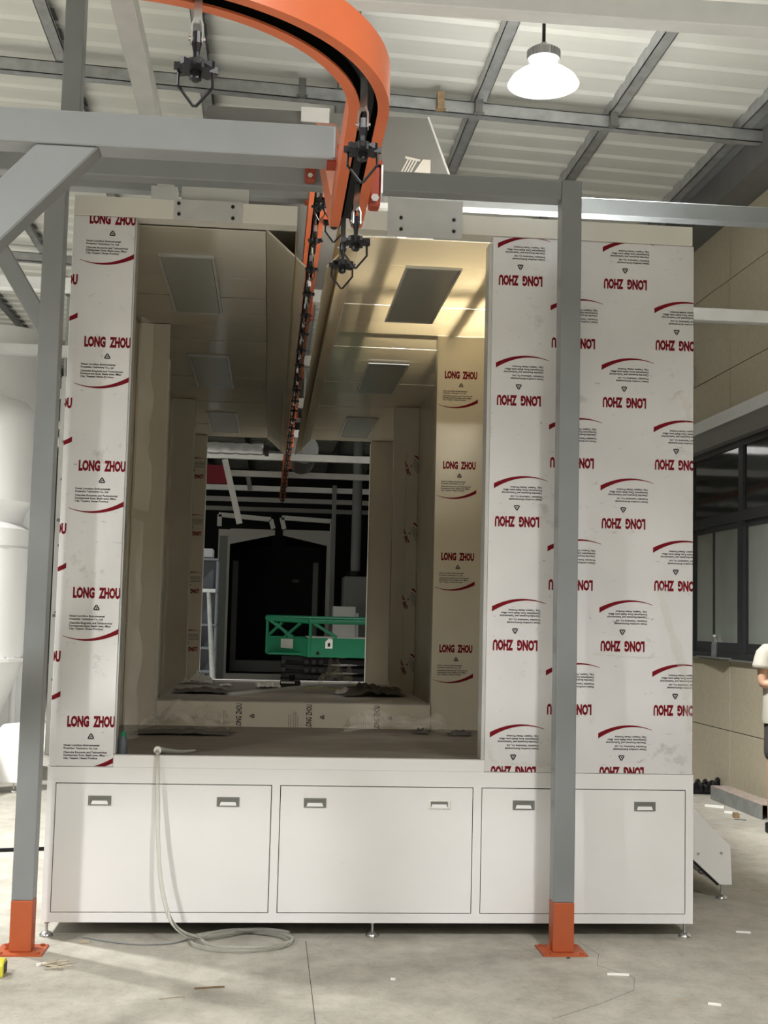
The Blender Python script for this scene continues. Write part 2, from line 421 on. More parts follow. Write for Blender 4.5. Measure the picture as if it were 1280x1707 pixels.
def icon(p, cu, cv, sz, mi=1):
    def tri(r): return [(cu + r * math.sin(a), cv + r * math.cos(a)) for a in (0, R(120), R(240))]
    # rounded triangle ring made of three bars with a gap at each arrow head
    o = tri(sz * 0.68); i = tri(sz * 0.33)
    for k in range(3):
        a, b = o[k], o[(k + 1) % 3]; c, d = i[k], i[(k + 1) % 3]
        f0, f1 = 0.10, 0.90
        lerp = lambda q, r_, t: (q[0] + (r_[0] - q[0]) * t, q[1] + (r_[1] - q[1]) * t)
        p.add([lerp(a, b, f0), lerp(a, b, f1), lerp(c, d, 1.0), lerp(c, d, 0.0)], [(0, 1, 2, 3)], mi)
    p.add([(cu - sz * .08, cv - sz * .1), (cu + sz * .08, cv - sz * .1), (cu + sz * .08, cv + sz * .12), (cu - sz * .08, cv + sz * .12)], [(0, 1, 2, 3)], mi)
LINES = ['Hunan Longzhou Environmental', 'Protection Technology Co., Ltd.', 'Changsha Economic and Technological', 'Development Zone, Beishi town, Miluo', 'City, Yueyang, Hunan Province']
LW = [0.175, 0.168, 0.213, 0.207, 0.168]; LV = [-0.094, -0.109, -0.129, -0.1435, -0.158]
def print_block():
    p = P2()
    vs, fs = text_geo('LONG', 0.108, 0.058, 0.06); p.add(vs, fs, 0)
    vs, fs = text_geo('ZHOU', 0.108, 0.058, 0.06); p.add(vs, fs, 0, 0.128, 0)
    icon(p, 0.120, -0.047, 0.034)
    for t, wd, v in zip(LINES, LW, LV):
        vs, fs = text_geo(t, wd, 0.0135, 0.03); p.add(vs, fs, 1, -0.012, v - 0.003)
    n = 16; up = []; lo = []
    for i in range(n + 1):
        t = i / n
        u = (1 - t) ** 2 * -0.042 + 2 * t * (1 - t) * 0.10 + t * t * 0.244
        v = (1 - t) ** 2 * -0.190 + 2 * t * (1 - t) * -0.240 + t * t * -0.157
        th = 0.0013 + 0.0125 * t ** 1.4
        up.append((u, v + th)); lo.append((u, v - th))
    vs = up + lo
    p.add(vs, [(i, i + 1, i + n + 2, i + n + 1) for i in range(n)], 0)
    return p
BLOCK = print_block()
def put_print(parent, P, org, e_u, e_v, lo=None, hi=None, axis=None, mats=('print_red', 'print_black'), zclip=None):
    """P placed at org with u along e_u and v along e_v; clipped to [lo,hi] on world axis (0=x)."""
    e_u = Vector(e_u); e_v = Vector(e_v); org = Vector(org)
    me = bpy.data.meshes.new('printed_lettering')
    o0 = ORG.get(parent.name, Vector())
    me.from_pydata([tuple(org + e_u * u + e_v * v - o0) for u, v in P.v], [], P.f)
    for k in mats: me.materials.append(MAT[k])
    me.polygons.foreach_set('material_index', P.m)
    bm = bmesh.new(); bm.from_mesh(me)
    def cut(ax, val, sign):
        no = Vector((0, 0, 0)); no[ax] = sign; co = Vector((0, 0, 0)); co[ax] = val - o0[ax]
        bmesh.ops.bisect_plane(bm, geom=bm.verts[:] + bm.edges[:] + bm.faces[:], plane_co=co, plane_no=no, clear_outer=True)
    if lo is not None: cut(0, lo, -1)
    if hi is not None: cut(0, hi, 1)
    if zclip: cut(2, zclip[0], -1); cut(2, zclip[1], 1)
    if not bm.faces: bm.free(); bpy.data.meshes.remove(me); return
    bm.to_mesh(me); bm.free()
    o = bpy.data.objects.new('printed_lettering', me); COL.objects.link(o); o.parent = parent; ORG[o.name] = o0
    return o

# ================================================================== SPRAY BOOTH
YF = 6.515
booth = thing('spray_booth', 'long white spray booth tunnel on a cabinet base, wrapped in printed film', 'booth', (0.58, 10.5, 0.0))
# base frame
bs = MB()
bs.box(-1.07, 2.24, YF, YF + 0.05, 0.072, 0.119); bs.box(-1.07, 2.24, YF, YF + 0.05, 0.754, 0.832)
for (a, b) in ((-1.07, -1.028), (0.049, 0.090), (1.080, 1.122), (2.200, 2.24)): bs.box(a, b, YF, YF + 0.05, 0.119, 0.754)
bs.box(-1.07, -1.03, YF + 0.05, 14.5, 0.072, 0.832); bs.box(2.20, 2.24, YF + 0.05, 14.5, 0.072, 0.832)
bs.box(-1.03, 2.20, 14.46, 14.5, 0.072, 0.832); bs.box(-1.03, 2.20, YF + 0.05, 14.46, 0.072, 0.09)
bs.box(-1.03, 2.20, YF + 0.05, 14.46, 0.80, 0.832)
bs.build('base_frame', 'cabinet_white', booth)
MB().box(-1.03, 2.2, YF + 0.052, YF + 0.06, 0.1, 0.79).build('dark_backing', 'gap_black', booth)
def door(x0, x1, hx, chrome=None):
    d = MB().box(x0 + 0.004, x1 - 0.004, YF - 0.001, YF + 0.022, 0.1225, 0.7495).build('access_door', 'cabinet_white', booth, bevel=0.0015)
    for i, cx in enumerate(hx):
        w2, zc = 0.0565, 0.668
        mb = MB()
        y0, y1 = YF - 0.006, YF - 0.001
        for (a, b, c, e) in ((cx - w2, cx + w2, zc + 0.013, zc + 0.023), (cx - w2, cx + w2, zc - 0.023, zc - 0.016), (cx - w2, cx - w2 + 0.012, zc - 0.016, zc + 0.013), (cx + w2 - 0.012, cx + w2, zc - 0.016, zc + 0.013)):
            mb.box(a, b, y0, y1, c, e)
        mb.cur = 2; mb.box(cx - w2 + 0.012, cx + w2 - 0.012, y1 - 0.002, y1 - 0.0008, zc - 0.016, zc + 0.013)
        mb.cur = 1
        mb.add([(cx - w2 + 0.014, y0 - 0.001, zc - 0.018), (cx + w2 - 0.014, y0 - 0.001, zc - 0.018), (cx + w2 - 0.020, y1 - 0.002, zc - 0.001), (cx - w2 + 0.020, y1 - 0.002, zc - 0.001)], [(0, 1, 2, 3)])
        h = mb.build('recessed_handle', ['handle_chrome' if chrome == i else 'handle_grey', 'cabinet_white', 'handle_grey'], d)
        if chrome == i: h['label'] = 'bright chrome recessed handle'
    return d
door(-1.028, 0.049, (-0.808, -0.170)); door(0.090, 1.080, (0.268, 0.904), 1); door(1.122, 2.200, (1.342, 1.981))
def level_foot(x, y, parent, ztop=0.072):
    mb = MB().cyl((x, y, 0.022), (x, y, ztop), 0.007, 10).lathe([(0.0, 0), (0.034, 0.0), (0.034, 0.008), (0.026, 0.018), (0.010, 0.026), (0.0, 0.027)], (x, y, 0), 20)
    mb.lathe([(0.0, 0.0), (0.014, 0.0), (0.014, 0.009), (0.0, 0.009)], (x, y, ztop - 0.009), 6)
    return mb.build('levelling_foot', 'steel', parent, smooth=True)
for (x, y) in ((-1.045, 6.54), (0.578, 6.54), (2.205, 6.54), (-1.045, 10.4), (2.205, 10.4), (-1.045, 14.3), (2.205, 14.3), (0.578, 10.4)): level_foot(x, y, booth)
# sill lip
MB().box(-0.75, 1.135, YF, YF + 0.045, 0.832, 0.893).build('opening_sill', 'cabinet_white', booth, bevel=0.002)
# front panels
pl = MB().box(-1.067, -0.75, YF, YF + 0.12, 0.8335, 3.656).build('front_panel', 'film_white', booth, bevel=0.003)
pr = MB().box(1.135, 2.235, YF, YF + 0.12, 0.8335, 3.656).build('front_panel', 'film_white', booth, bevel=0.003)
MB().box(-0.749, -0.742, YF + 0.005, YF + 0.12, 0.9, 3.656).build('jamb_trim', 'plate_grey', booth)
MB().box(1.117, 1.134, YF + 0.01, YF + 0.12, 0.894, 3.62).build('jamb_trim', 'plate_grey', booth)
YP = YF - 0.0008
for z in (3.612, 2.964, 2.321, 1.673, 1.028):
    put_print(pl, BLOCK, (-0.985, YP, z), (1, 0, 0), (0, 0, 1), -1.066, -0.751, zclip=(0.836, 3.655))
for z in (3.285, 2.64, 1.995, 1.35):          # staggered column cut by the left edge
    put_print(pl, BLOCK, (-0.985 - 0.2835, YP, z), (1, 0, 0), (0, 0, 1), -1.066, -0.751, zclip=(0.836, 3.655))
for cx, zs in ((1.404, (3.450, 2.803, 2.160, 1.515, 0.866)), (1.694, (3.77, 3.124, 2.481, 1.836, 1.189)), (1.975, (3.458, 2.814, 2.167, 1.522, 0.870)), (2.261, (3.135, 2.489, 1.845, 1.193))):
    for z in zs:
        put_print(pr, BLOCK, (cx, YP, z), (-1, 0, 0), (0, 0, -1), 1.136, 2.234, zclip=(0.836, 3.655))
def torn(pts, wd, seed):
    vs = []; fs = []; n = 24
    sp_ = []
    for i in range(n + 1):
        t = i / n * (len(pts) - 1); k = min(int(t), len(pts) - 2); f_ = t - k
        sp_.append((pts[k][0] + (pts[k + 1][0] - pts[k][0]) * f_, pts[k][1] + (pts[k + 1][1] - pts[k][1]) * f_))
    for i, (x, z) in enumerate(sp_):
        for j in range(5):
            q = j / 4 - 0.5; w_ = wd * (0.5 + abs(mnoise.noise(Vector((seed, i * 0.25, 0)))) * 1.5)
            vs.append((x + q * w_, YF - 0.004 - 0.014 * abs(mnoise.noise(Vector((q * 6, i * 0.5, seed)))), z + q * w_ * 0.3))
    for i in range(n):
        for j in range(4): a = i * 5 + j; fs.append((a, a + 1, a + 6, a + 5))
    MB().add(vs, fs).build('torn_film', 'clear_film', pr, smooth='all')
torn([(2.055, 1.80), (2.10, 1.62), (2.16, 1.45), (2.20, 1.30), (2.215, 1.05)], 0.05, 3.3)
torn([(1.70, 1.452), (1.82, 1.446), (1.95, 1.440), (2.03, 1.445)], 0.022, 6.1)
torn([(1.15, 0.98), (1.17, 0.90), (1.24, 0.85)], 0.025, 9.1)
torn([(1.22, 0.875), (1.34, 0.885), (1.46, 0.87)], 0.045, 4.4)
torn([(2.10, 2.80), (2.16, 2.86), (2.20, 2.78), (2.21, 2.70)], 0.035, 5.4)
# header boards, left and right of the conveyor slot
MB().box(-1.066, 0.088, YF - 0.008, YF + 0.10, 3.657, 3.761).build('header_board', 'header_white', booth, bevel=0.002)
MB().box(0.32, 2.225, YF - 0.008, YF + 0.10, 3.657, 3.761).build('header_board', 'header_white', booth, bevel=0.002)
def bolt_plate(x0, x1, z0, z1, bolts, name='joint_plate'):
    p = MB().box(x0, x1, YF - 0.014, YF - 0.0085, z0, z1).build(name, 'plate_grey', booth)
    for (bx, bz) in bolts:
        MB().tube([(bx, YF - 0.014, bz), (bx, YF - 0.020, bz)], 0.0095, 10).build('bolt', 'black_iron', p)
bolt_plate(-0.555, -0.20, 3.652, 3.764, ((-0.53, 3.74), (-0.528, 3.683), (-0.25, 3.736), (-0.248, 3.675)))
bolt_plate(0.565, 0.965, 3.625, 3.832, ((0.636, 3.726), (0.637, 3.664), (0.918, 3.728), (0.919, 3.666)))
MB().box(-0.52, -0.17, YF + 0.02, YF + 0.05, 3.7615, 3.845).build('cover_plate', 'plate_grey', booth)
# outer skin and top
MB().box(-1.067, -1.02, YF + 0.12, 14.5, 0.8335, 3.76).build('side_wall', 'film_white', booth)
MB().box(2.19, 2.237, YF + 0.12, 14.5, 0.8335, 3.76).build('side_wall', 'film_white', booth)
MB().box(-1.02, 0.088, YF + 0.11, 14.5, 3.72, 3.755).build('top_sheet', 'galv_white', booth)
MB().box(1.60, 2.19, YF + 0.11, 14.5, 3.72, 3.755).build('top_sheet', 'galv_white', booth)
for yy in (8.9, 12.0, 14.38): MB().box(0.32, 1.44, yy, yy + 0.1, 3.70, 3.755).build('roof_rib', 'galv_white', booth)
MB().box(1.27, 1.33, YF + 0.11, 14.4, 3.755, 3.80).build('roof_rib', 'galv_white', booth)
MB().box(0.66, 0.71, YF + 0.11, 14.4, 3.755, 3.80).build('roof_rib', 'galv_white', booth)
MB().box(0.083, 0.090, YF + 0.10, 14.5, 3.50, 3.755).build('slot_side', 'brown_inner', booth)
MB().box(0.318, 0.325, YF + 0.10, 14.5, 3.50, 3.755).build('slot_side', 'brown_inner', booth)
# inner walls
MB().box(-1.015, -0.975, YF + 0.12, 14.5, 0.835, 3.70).build('inner_wall', 'cream', booth)
MB().box(1.56, 1.60, YF + 0.12, 9.0, 0.835, 3.70).build('inner_wall', 'cream', booth)
MB().box(1.40, 1.44, 9.0, 14.5, 0.835, 3.70).build('inner_wall', 'cream', booth)
# ceiling panels (each a board with a joint), light covers
yb = [6.636, 7.15, 7.62, 8.10, 8.57, 8.92, 9.4, 9.88, 10.36, 10.84, 11.32, 11.8, 12.12, 12.6, 13.08, 13.56, 14.04, 14.48]
for i in range(len(yb) - 1):
    for (a, b) in ((-0.974, -0.075), (0.432, 1.559 if yb[i] < 8.9 else 1.399)):
        MB().box(a, b, yb[i] + 0.004, yb[i + 1] - 0.004, 3.656 + 0.002 * ((i * 7) % 3 - 1), 3.662 + 0.002 * ((i * 7) % 3 - 1)).build('ceiling_panel', 'cream_ceiling', booth, bevel=0.003)
for yy in (7.15, 9.92, 12.72):
    for (a, b) in ((-0.675, -0.385), (0.748, 1.048)):
        lc = MB().box(a, b, yy, yy + 1.32, 3.640, 3.654).build('light_cover', 'lamp_cover', booth, bevel=0.004)
        fm = MB()
        for (p, q, r_, s_) in ((a - 0.015, a, yy - 0.015, yy + 1.335), (b, b + 0.015, yy - 0.015, yy + 1.335), (a, b, yy - 0.015, yy), (a, b, yy + 1.32, yy + 1.335)):
            fm.box(p, q, r_, s_, 3.637, 3.6535)
        fm.build('cover_frame', 'plate_grey', lc)
# slanted flaps beside the slot (gently wavy film-covered sheet)
def flap(x0, z0, x1, z1, sg):
    n = 60; vs = []; fs = []
    for i in range(n + 1):
        y = 6.62 + (14.5 - 6.62) * i / n
        for j in range(5):
            t = j / 4
            x = x0 + (x1 - x0) * t; z = z0 + (z1 - z0) * t
            wv = 0.004 * mnoise.noise(Vector((x * 6 * sg, y * 4, 3.1))) * (0.3 + t)
            vs.append((x + wv, y, z + wv))
    for i in range(n):
        for j in range(4): a = i * 5 + j; fs.append((a, a + 1, a + 6, a + 5))
    k = len(vs); vs2 = [(x - 0.0 * sg, y, z + 0.012) for x, y, z in vs]
    mb = MB().add(vs + vs2, fs + [[q + k for q in f][::-1] for f in fs] +
                  [(i * 5 + 4, i * 5 + 9, i * 5 + 9 + k, i * 5 + 4 + k) for i in range(n)] + [(j, j + 1, j + 1 + k, j + k) for j in range(4)])
    mb.build('slot_flap', 'cream_ceiling', booth, smooth=True)
flap(-0.072, 3.656, 0.142, 3.468, 1)
flap(0.430, 3.656, 0.252, 3.468, -1)
# inner portal walls at three depths, openings all in line
for k, yy in enumerate((8.9, 12.0, 14.38)):
    a = MB().box(-0.974, -0.75, yy, yy + 0.10, 0.836, 3.652).build('portal_panel', 'cream', booth, bevel=0.003)
    b = MB().box(1.16 if k < 2 else 1.125, 1.559 if k == 0 else 1.399, yy, yy + 0.10, 0.836, 3.652).build('portal_panel', 'cream', booth, bevel=0.003)
    if k == 0:
        for z in (3.343, 2.688, 2.033, 1.381):
            put_print(b, BLOCK, (1.214, yy - 0.0008, z), (1, 0, 0), (0, 0, 1), 1.161, 1.558, zclip=(0.84, 3.64))
    if k == 1:
        for z in (3.0, 2.35, 1.72, 1.1):
            put_print(b, BLOCK, (1.33, yy - 0.0008, z), (-0.25, 0, 0.6), (-0.6, 0, -0.25), 1.27, 1.398)
    if k == 2:
        for z in (3.2, 2.55, 1.9, 1.25):
            put_print(a, BLOCK, (-0.78, yy - 0.0008, z), (-0.9, 0, 0), (0, 0, -0.9), -0.9, -0.751)
# pale edging on the portal corners
for yy in (8.898, 11.998, 14.376):
    MB().box(-0.756, -0.746, yy - 0.004, yy + 0.10, 0.86, 3.4).build('corner_edging', 'header_white', booth)
MB().box(1.118, 1.125, 14.376, 14.49, 0.88, 3.62).build('corner_edging', 'header_white', booth)
# floors inside
MB().box(-0.973, 1.558, YF + 0.05, 8.9, 0.8325, 0.842).build('floor_deck', 'deck', booth)
st = MB().box(-0.745, 1.155, 8.88, 8.90, 0.8425, 1.010).build('step_riser', 'cream', booth)
MB().box(-0.745, 1.155, 8.88, 11.45, 1.010, 1.018).build('raised_deck', 'plateau', booth)
MB().box(-0.745, 1.155, 11.43, 11.45, 0.8425, 1.0095).build('step_riser', 'cream', booth)
MB().box(-0.973, 1.398, 11.46, 14.38, 0.8325, 0.842).build('floor_deck', 'plateau', booth)
MB().box(-0.75, 1.125, 14.38, 14.48, 0.8425, 0.892).build('exit_sill', 'cabinet_white', booth)
def side_print():
    p = P2()
    vs, fs = text_geo('LONG', 0.088, 0.040, 0.02); p.add(vs, fs, 1)
    vs, fs = text_geo('ZHOU', 0.086, 0.040, 0.02); p.add(vs, fs, 1, 0.102, 0)
    icon(p, 0.09, -0.075, 0.036)
    for t, wd, v in zip(LINES, LW, (0.155, 0.14, 0.12, 0.106, 0.092)):
        vs, fs = text_geo(t, wd * 0.62, 0.010, 0.0); p.add(vs, fs, 1, 0.0, v)
    return p
SP = side_print()
for x in (-0.159, 0.326, 0.80):
    put_print(st, SP, (x, 8.879, 0.838), (0, 0, 0.87), (-1, 0, 0), zclip=(0.844, 1.008))

# ================================================================== CONVEYOR SUPPORT FRAME
frame = thing('conveyor_support_frame', 'grey square-tube frame with orange post feet in front of the booth', 'frame', (0.2, 6.25, 0.0))
def post(x0, x1, y0, y1, ztop):
    p = MB().box(x0, x1, y0, y1, 0.245, ztop).build('post', 'paint_grey', frame, bevel=0.006, seg=2)
    MB().box(x0 - 0.0005, x1 + 0.0005, y0 - 0.0005, y1 + 0.0005, 0.008, 0.245).build('painted_foot', 'orange_foot', p, bevel=0.006, seg=2)
    cx, cy = (x0 + x1) / 2, (y0 + y1) / 2
    MB().box(cx - 0.11, cx + 0.11, cy - 0.10, cy + 0.10, 0.0, 0.008).build('base_plate', 'orange_foot', p)
    for sx in (-1, 1):
        for sy in (-1, 1):
            MB().lathe([(0, 0.008), (0.011, 0.008), (0.011, 0.016), (0, 0.016)], (cx + sx * 0.085, cy + sy * 0.075, 0), 6).build('anchor_bolt', 'orange_foot', p)
    # little weld gussets at the foot
    g = MB()
    g.add([(x0 - 0.03, cy - 0.004, 0.008), (x0, cy - 0.004, 0.008), (x0, cy - 0.004, 0.055), (x0 - 0.03, cy + 0.004, 0.008), (x0, cy + 0.004, 0.008), (x0, cy + 0.004, 0.055)], [(0, 1, 2), (3, 5, 4), (0, 3, 4, 1), (1, 4, 5, 2), (2, 5, 3, 0)])
    g.build('gusset', 'orange_foot', p)
    return p
post(-1.160, -1.058, 6.20, 6.30, 3.872)
post(1.433, 1.537, 6.20, 6.30, 3.872)
MB().box(-1.058, 1.433, 6.203, 6.30, 3.768, 3.870).build('cross_beam', 'paint_grey', frame, bevel=0.005)
MB().box(-1.105, -1.008, 6.21, 6.30, 3.873, 6.05).build('upper_post', 'paint_grey', frame, bevel=0.006)
MB().box(-3.2, 0.165, 3.85, 3.95, 3.036, 3.144).build('cross_beam', 'paint_grey', frame, bevel=0.006, seg=2)
MB().prism_y([(-0.755, 3.0355), (-0.565, 3.0355), (-1.56, 1.95), (-1.56, 2.15)], 3.855, 3.945).build('brace', 'paint_grey', frame, bevel=0.005)
MB().bar((-1.10, 6.25, 2.935), (-1.42, 6.25, 3.455), 0.085, 0.075, up=(0, 1, 0)).build('brace', 'paint_grey', frame, bevel=0.005)
MB().bar((-1.42, 6.25, 3.455), (-1.66, 6.25, 3.84), 0.085, 0.075, up=(0, 1, 0)).build('brace', 'paint_grey', frame, bevel=0.005)
MB().box(-3.2, -1.16, 6.203, 6.30, 3.768, 3.870).build('cross_beam', 'paint_grey', frame, bevel=0.005)
post(-3.3, -3.2, 6.20, 6.30, 3.872); post(-3.3, -3.2, 3.85, 3.95, 3.15); post(-1.66, -1.56, 3.85, 3.95, 3.035)

# ================================================================== OVERHEAD GANTRY
gan = thing('overhead_gantry', 'row of pale galvanised cross beams spanning high above the booth', 'gantry', (0.5, 15.0, 0.0))
for i, yy in enumerate((5.19, 7.8, 10.4, 13.1, 15.7, 18.4, 21.15, 23.8, 26.5, 29.1, 31.7)):
    ma = 'paint_grey' if i == 1 else 'galv_white' if i in (0, 2, 3, 4, 6, 8) else 'plate_grey'  # second beam's darker paint stands in for its front face being unlit
    x1 = 4.43
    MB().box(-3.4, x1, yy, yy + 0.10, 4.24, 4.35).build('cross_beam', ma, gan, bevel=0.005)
    MB().box(-3.5, -3.4, yy, yy + 0.1, 0, 4.35).build('post', 'galv_white', gan)
    MB().box(4.43, 4.497, yy - 0.03, yy + 0.13, 4.20, 4.39).build('wall_bracket', 'plate_grey', gan)
MB().box(-0.765, -0.665, 3.0, 7.80, 4.24, 4.345).build('long_beam', 'plate_grey', gan, bevel=0.005)
MB().box(-0.80, -0.64, 7.70, 7.80, 4.10, 4.24).build('end_bracket', 'plate_grey', gan)
MB().bar((-0.80, 21.2, 4.22), (-0.52, 21.2, 3.15), 0.10, 0.12, up=(0, 1, 0)).build('brace', 'plate_grey', gan)
MB().box(1.27, 1.36, 26.42, 26.5, 0.0, 4.40).build('post', 'dull_grey', gan)
MB().box(-0.5, -0.42, 23.9, 26.5, 4.25, 4.34).build('long_beam', 'plate_grey', gan)

# ================================================================== CONVEYOR RAIL
RX, Z1, Z2, RR = 0.222, 2.92, 4.12, 0.62
path = [Vector((-2.9, 2.60, Z1)), Vector((-1.4, 2.60, Z1))]
for i in range(0, 31):
    a = R(-90 + 90 * i / 30); path.append(Vector((RX - RR + RR * math.cos(a), 3.22 + RR * math.sin(a), Z1)))
th = R(27.5)
yA = 4.10; rv = 0.45
def vb(t): return rv * math.sin(t), rv * (1 - math.cos(t))
path.append(Vector((RX, 3.7, Z1)))
for i in range(0, 9):
    dy, dz = vb(th * i / 8); path.append(Vector((RX, yA + dy, Z1 + dz)))
yB0, zB0 = yA + vb(th)[0], Z1 + vb(th)[1]
zB1 = Z2 - vb(th)[1]; yB1 = yB0 + (zB1 - zB0) / math.tan(th)
path.append(Vector((RX, (yB0 + yB1) / 2, (zB0 + zB1) / 2)))
for i in range(0, 9):
    t = th * (1 - i / 8); dy, dz = vb(t); path.append(Vector((RX, yB1 + vb(th)[0] - dy, Z2 - dz)))
yy = path[-1].y + 0.6
while yy < 27.5: path.append(Vector((RX, yy, Z2))); yy += 1.0
def sweep(prof, pts):
    n = len(prof); vs = []; fs = []
    for i, p in enumerate(pts):
        a = pts[max(i - 1, 0)]; b = pts[min(i + 1, len(pts) - 1)]
        t = (b - a).normalized(); sd = t.cross(Vector((0, 0, 1))).normalized(); u = sd.cross(t)
        for (x, z) in prof: vs.append(p + sd * x + u * z)
    for i in range(len(pts) - 1):
        for j in range(n): fs.append((i * n + j, i * n + (j + 1) % n, (i + 1) * n + (j + 1) % n, (i + 1) * n + j))
    fs.append(list(range(n))[::-1]); fs.append([(len(pts) - 1) * n + j for j in range(n)])
    return MB().add(vs, fs)
rail = thing('conveyor_rail', 'orange overhead conveyor rail curving round and running into the booth', 'conveyor', (RX, 4.0, Z1))
W, SL, T, H = 0.053, 0.023, 0.006, 0.105
sweep([(-W, 0), (-SL, 0), (-SL, T), (-W + T, T), (-W + T, H - T), (W - T, H - T), (W - T, T), (SL, T), (SL, 0), (W, 0), (W, H), (-W, H)], path).build('track', 'orange_rail', rail, smooth=True)
sweep([(-0.012, 0.030), (0.012, 0.030), (0.012, 0.060), (-0.012, 0.060)], path).build('chain', 'black', rail)
sweep([(-W + T + 0.0005, 0.085), (W - T - 0.0005, 0.085), (W - T - 0.0005, 0.0985), (-W + T + 0.0005, 0.0985)], path).build('dark_lining', 'gap_black', rail)  # black sheets lining the inside of the track so its slot reads black
for sg in (-1, 1): sweep([(sg * (W - T - 0.0005), T + 0.001), (sg * (W - T - 0.004), T + 0.001), (sg * (W - T - 0.004), 0.084), (sg * (W - T - 0.0005), 0.084)], path).build('dark_lining', 'gap_black', rail)
def clamp(x0, x1, y, z0, z1, ma='red_bracket'):
    c = MB().box(x0, x1, y - 0.03, y + 0.03, z0, z1).build('rail_clamp', ma, rail, bevel=0.006)
    MB().tube([((x0 + x1) / 2, y - 0.03, z0 + 0.022), ((x0 + x1) / 2, y - 0.045, z0 + 0.022)], 0.013, 6).build('bolt', 'steel', c)
clamp(0.167, 0.216, 3.80, 2.985, 3.06)
clamp(0.276, 0.312, 3.90, 2.90, 3.03)
MB().box(0.312, 0.318, 3.86, 3.94, 2.94, 3.03).build('clamp_plate', 'galv_white', rail)
MB().box(0.14, 0.315, 3.86, 3.94, 3.031, 3.044).build('clamp_bridge', 'red_bracket', rail)
clamp(0.115, 0.168, 6.172, 3.775, 3.865)
for yy in (7.85, 10.45, 13.15, 15.75, 18.45, 21.2, 23.85, 26.55):
    MB().box(RX - 0.07, RX + 0.075, yy - 0.04, yy + 0.04, 4.226, 4.2395).build('hanger_plate', 'orange_rail', rail)
    MB().box(RX + 0.0535, RX + 0.075, yy - 0.04, yy + 0.04, 4.10, 4.226).build('hanger_plate', 'orange_rail', rail)

# hooks
def make_hook():
    root = thing('hanging_hook', 'x', 'hook', (0, 0, 0), 'hooks hanging from the conveyor chain')
    s = MB().bar((0, 0, 0.03), (0, 0, -0.055), 0.018, 0.005, up=(0, 1, 0))
    s.build('shank', 'steel', root)
    s = MB()
    for dx in (-1, 1): s.bar((dx * 0.006, 0, -0.048), (dx * 0.0115, 0.0, -0.062), 0.020, 0.004, up=(1, 0, 0)); s.bar((dx * 0.0115, 0, -0.06), (dx * 0.0115, 0, -0.100), 0.022, 0.004, up=(1, 0, 0))
    s.tube([(-0.018, 0, -0.09), (0.018, 0, -0.09)], 0.005, 8)
    s.build('clevis', 'steel', root)
    MB().tube([(0, 0, -0.075), (0, 0, -0.10), (0, 0, -0.12), (0, 0, -0.15)], [0.010, 0.011, 0.007, 0.006], 8).build('spindle', 'black_iron', root)
    st_ = []; nt = 8
    for k in range(nt * 4):
        a = 2 * math.pi * k / (nt * 4); r = (0.047, 0.047, 0.030, 0.030)[k % 4]
        st_.append((r * math.cos(a), r * math.sin(a)))
    mb = MB().prism_z(st_, -0.162, -0.148)
    mb.lathe([(0, -0.148), (0.024, -0.148), (0.020, -0.138), (0, -0.137)], (0, 0, 0), 16)
    mb.build('star_wheel', 'black_iron', root)
    MB().lathe([(0, -0.162), (0.013, -0.162), (0.013, -0.180), (0.007, -0.184), (0, -0.184)], (0, 0, 0), 12).build('nut', 'black_iron', root)
    MB().tube([(-0.036, 0, -0.152), (-0.037, 0, -0.195), (-0.003, 0, -0.238), (0.003, 0, -0.238), (0.037, 0, -0.195), (0.036, 0, -0.152)], 0.0036, 6).build('wire_loop', 'black_iron', root)
    return root
hk = make_hook()
def rail_z(y):
    for a, b in zip(path, path[1:]):
        if abs(a.x - RX) < 1e-4 and abs(b.x - RX) < 1e-4 and b.y > a.y and a.y <= y <= b.y: return a.z + (b.z - a.z) * (y - a.y) / max(1e-6, b.y - a.y)
    return Z2
spots = []
near = [((-0.235, 2.762), 'black star-wheel hook hanging at the upper left, apart from the rail'),
        ((0.198, 3.05), 'black star-wheel hook hanging in front of the end of the grey cross beam'),
        ((RX + 0.012, 3.82), 'black star-wheel hook below the end of the orange bend, right of the others'),
        ((RX, 4.36), 'lowest black star-wheel hook below the bend of the orange rail'),
        ((RX, 5.12), 'black hook just left of the lowest hook, on the climbing rail'),
        ((RX, 5.62), 'black hook highest on the climbing rail, beside its upper bend')]
first = True
for k, ((x, y), lab) in enumerate(near):
    o = hk if first else copy_tree(hk); first = False
    if y < 3.22:
        d = Vector((x - (RX - RR), y - 3.22)); d.normalize(); x, y = RX - RR + RR * d.x, 3.22 + RR * d.y
        z = Z1
    else: z = rail_z(y)
    o.location = (x, y, z); o.rotation_euler.z = R((5, -8, 12, -5, 10, 25)[k]); o['label'] = lab
y = 6.45; k = 0
while y < 26.5:
    o = copy_tree(hk); o.location = (RX, y, rail_z(y)); o.rotation_euler.z = R((70, 35, 95, 55, 110, 20)[k % 6])
    o['label'] = 'small black hook in the receding row on the straight rail inside the booth slot'
    y += 0.66; k += 1

